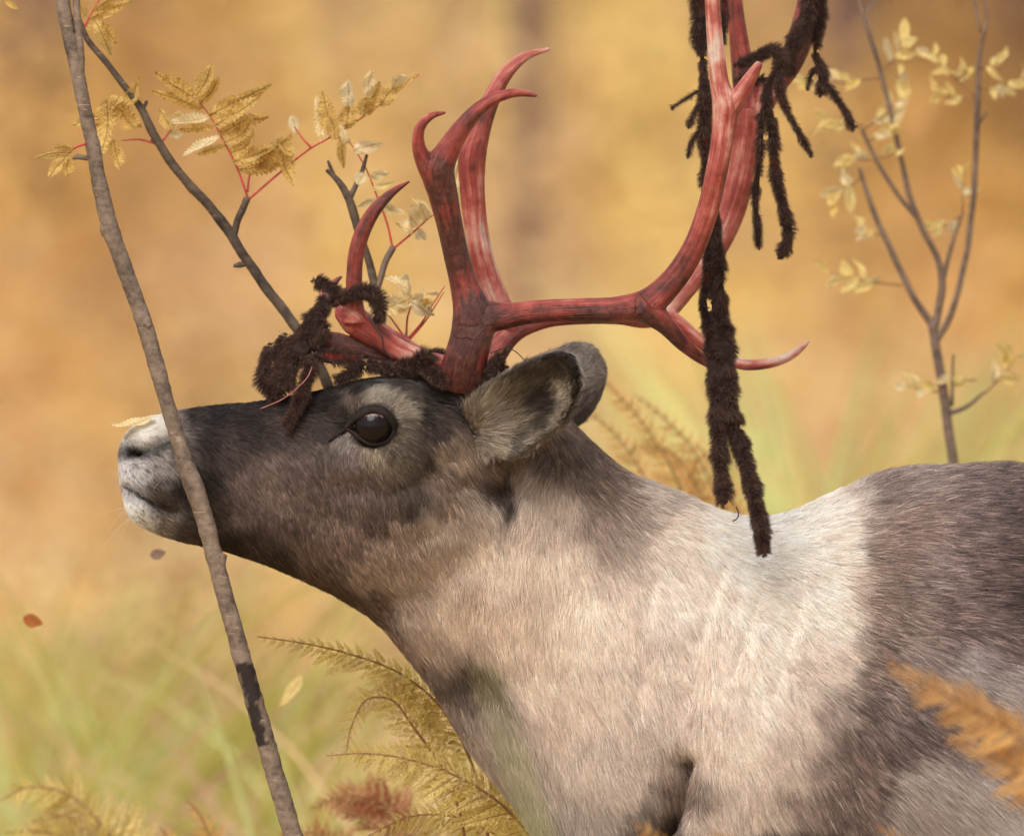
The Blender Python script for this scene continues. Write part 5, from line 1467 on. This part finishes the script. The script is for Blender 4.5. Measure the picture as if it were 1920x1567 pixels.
PINNAE = {k: [pinna_mesh(m, 13 + s % 3, s) for s in range(3)] for k, m in (('y', M_FERNY), ('p', M_FERNP), ('o', M_FERNO), ('r', M_FERNR), ('b', M_FERNB))}

def fern(label, fronds, key, root_px, y, group='fern plants'):
    pl = thing('fern', label, 'fern', tuple(P(root_px, GROUND_PY, y)), group)
    for path, lmax, npn, ang, side_scale in fronds:
        # path runs from the foot of the blade to its tip
        x0, y0 = path[0]
        full = [(root_px, GROUND_PY, y, 6), ((root_px + x0) / 2, (GROUND_PY + y0) / 2 - 100, y, 5)] + [(a, b, y, 2.8 * (1 - .75 * i / len(path))) for i, (a, b) in enumerate(path)]
        c, r, _ = px_path(full, 10)
        V, F = tube(c, r, 6)
        fr = obj('frond', mesh_data('frond_stem', V, F, True, M_STALKB), pl)
        blade = catmull(np.array([list(P(a, b, y)) for a, b in path]), npn + 1)
        tan = unit(np.gradient(blade, axis=0))
        for i in range(npn):
            t = i / npn
            env = (min(1, t * 5 + .45)) * (1 - t) ** .75 + .06
            for sd in (-1, 1):
                sc = side_scale[0] if sd < 0 else side_scale[1]
                if sc <= 0:
                    continue
                L = .8 * lmax / PXM * env * sc * random.uniform(.7, 1.15)
                up = np.cross(tan[i], [0, 1, 0])          # in the picture plane, square to the frond
                a = ang * random.uniform(.9, 1.1)
                d = tan[i] * math.cos(a) + up * sd * math.sin(a) + np.array([0, random.uniform(-.5, .5), -.10 + random.uniform(-.12, .1)])
                o = bpy.data.objects.new('pinna', random.choice(PINNAE[key if random.random() < .8 or key not in 'y' else 'p'])); COL.objects.link(o)
                place(o, blade[i], blade[i] + d * L, random.uniform(.65, 1.0), random.uniform(-.6, .6), fr)
fern('yellow green fern arching out beside the throat, tip pointing left', [([(880, 1420), (830, 1330), (760, 1268), (650, 1224), (560, 1204), (482, 1193)], 120, 26, .75, (.55, 1.0)),
      ([(830, 1440), (780, 1370), (730, 1310), (690, 1310), (660, 1360), (648, 1415)], 120, 17, .9, (1, .7))], 'y', 960, .10)
fern('dense yellow green fern frond under the chest, sharpest of the ferns', [([(1010, 1590), (930, 1500), (850, 1452), (770, 1424), (690, 1412), (612, 1416)], 150, 34, .95, (.75, .9))], 'y', 1080, .05)
fern('drooping yellow green fern at the bottom edge beneath the chest', [([(1040, 1640), (940, 1570), (850, 1530), (770, 1530), (690, 1566)], 120, 22, .9, (.8, 1))], 'y', 1120, .12)
fern('yellow fern at the bottom left corner', [([(260, 1680), (200, 1560), (130, 1490), (50, 1476), (0, 1500)], 170, 20, .9, (.8, 1)), ([(240, 1700), (160, 1600), (90, 1560), (10, 1560)], 160, 18, .9, (1, 1)), ([(230, 1700), (190, 1600), (120, 1530), (60, 1540)], 90, 14, .9, (1, 1))], 'y', 300, .55)
fern('small pinkish fern at the bottom between stem and left corner', [([(420, 1660), (390, 1560), (370, 1520), (350, 1500)], 80, 12, .9, (1, 1)), ([(360, 1660), (330, 1590), (300, 1550)], 80, 10, .9, (1, 1))], 'o', 420, .5)
fern('rusty red blurred fern behind the foot of the rowan stem', [([(760, 1560), (720, 1510), (660, 1490), (580, 1515)], 100, 18, .9, (1, 1)), ([(700, 1680), (640, 1600), (580, 1560), (520, 1570)], 110, 14, .9, (1, 1))], 'r', 800, .5)
fern('brown withered blurred fern below the yellow ones', [([(800, 1700), (760, 1610), (700, 1545), (640, 1520)], 110, 16, .9, (1, 1)), ([(860, 1700), (820, 1600), (780, 1540), (720, 1520)], 110, 14, .9, (1, 1)), ([(700, 1700), (660, 1620), (600, 1580)], 90, 12, .9, (1, 1))], 'b', 820, .4)
fern('blurred orange fern behind the ears', [([(1290, 960), (1260, 880), (1210, 800), (1150, 730), (1110, 690)], 80, 18, .8, (1, 1)), ([(1380, 1000), (1330, 900), (1290, 830), (1230, 770), (1190, 740)], 80, 16, .8, (1, 1)), ([(1230, 960), (1200, 880), (1150, 810), (1090, 760)], 76, 13, .8, (1, 1)), ([(1330, 980), (1300, 900), (1260, 850), (1200, 830)], 70, 12, .8, (1, 1)), ([(1400, 1010), (1370, 930), (1340, 870), (1300, 830)], 64, 11, .8, (1, 1))], 'o', 1350, .75)
fern('blurred golden fern in front of the shoulder at the right edge', [([(2060, 1520), (1960, 1420), (1880, 1360), (1790, 1310), (1715, 1270), (1660, 1238)], 130, 26, .85, (.85, 1.1)), ([(2080, 1600), (1980, 1500), (1900, 1440), (1830, 1400), (1770, 1380)], 110, 18, .85, (1, 1))], 'o', 2080, -.95)
fern('blurred orange fern tips in front of the chest at the bottom edge', [([(1330, 1720), (1290, 1640), (1240, 1580), (1185, 1540)], 80, 12, .85, (1, 1)), ([(1460, 1720), (1420, 1640), (1370, 1580), (1330, 1555)], 70, 12, .85, (1, 1)), ([(1750, 1720), (1720, 1620), (1680, 1570), (1640, 1545)], 60, 10, .85, (1, 1)), ([(1520, 1720), (1480, 1640), (1440, 1575)], 60, 10, .85, (1, 1))], 'o', 1500, -.8)

# --- single leaves: on the nose, and falling
def single(name, label, pxs, mat, y, curl=.3, width=.6, roll=.3):
    me = leaflet_mesh(name, mat, curl, .2, .3, .08, width)
    x0, y0, x1, y1 = pxs
    p0, p1 = P(x0, y0, y), P(x1, y1, y + .004)
    o = bpy.data.objects.new(name, me); COL.objects.link(o)
    d = Vector(p1) - Vector(p0); x = d.normalized(); z = Vector((0, -1, 0)); z = (z - x * z.dot(x)).normalized()
    m = (Matrix((x, z.cross(x), z)).transposed() @ Matrix.Rotation(roll, 3, 'X') @ Matrix.Scale(d.length, 3)).to_4x4(); m.translation = Vector(p0)
    o.matrix_basis = m
    o['label'] = label; o['category'] = 'leaf'
    return o
single('leaf', 'torn pale yellow leaf lying on the white nose tip', (288, 780, 212, 812), M_LEAFP, -.022, .45, .36, .9)
single('leaf', 'small orange brown leaf falling at the left edge', (44, 1158, 80, 1168), mat_leaf('rust_leaf', lin((196, 112, 60)), lin((206, 132, 82)), lin((140, 70, 36)), .6), .3, .3, .75, .2)
single('leaf', 'small grey leaf falling under the chin', (282, 1042, 310, 1034), mat_leaf('grey_leaf', lin((168, 142, 128)), lin((188, 164, 150)), lin((120, 92, 80)), .6), .25, .3, .75, .2)
single('leaf', 'narrow curled yellow leaf falling between stem and ferns', (566, 1266, 530, 1328), M_LEAFW, .3, .4, .4, .5)

# --- one green grass blade close to the camera, wholly out of focus before the neck
def blade():
    y = -3.2
    c = catmull(np.array([P(1080, 1900, y), P(1010, 1560, y), P(965, 1430, y), P(925, 1310, y), P(905, 1240, y)]), 20)
    w = np.linspace(.0042, .0008, 20)[:, None]
    V = np.empty((40, 3)); s = np.array([.95, .3, .1])
    V[0::2] = c - s * w; V[1::2] = c + s * w
    low = V[:2].copy(); low[:, 2] = 0.0; low[:, 0] += .05
    V = np.vstack([low, V])
    F = [(2 * i, 2 * i + 1, 2 * i + 3, 2 * i + 2) for i in range(20)]
    o = obj('grass_blade', mesh_data('grass_blade', V, F, True, mat_leaf('green_blade', lin((150, 160, 84)), lin((164, 172, 100)), lin((140, 146, 76)), .7)))
    o['label'] = 'green grass blade blurred in front of the lower neck'; o['category'] = 'grass'
blade()
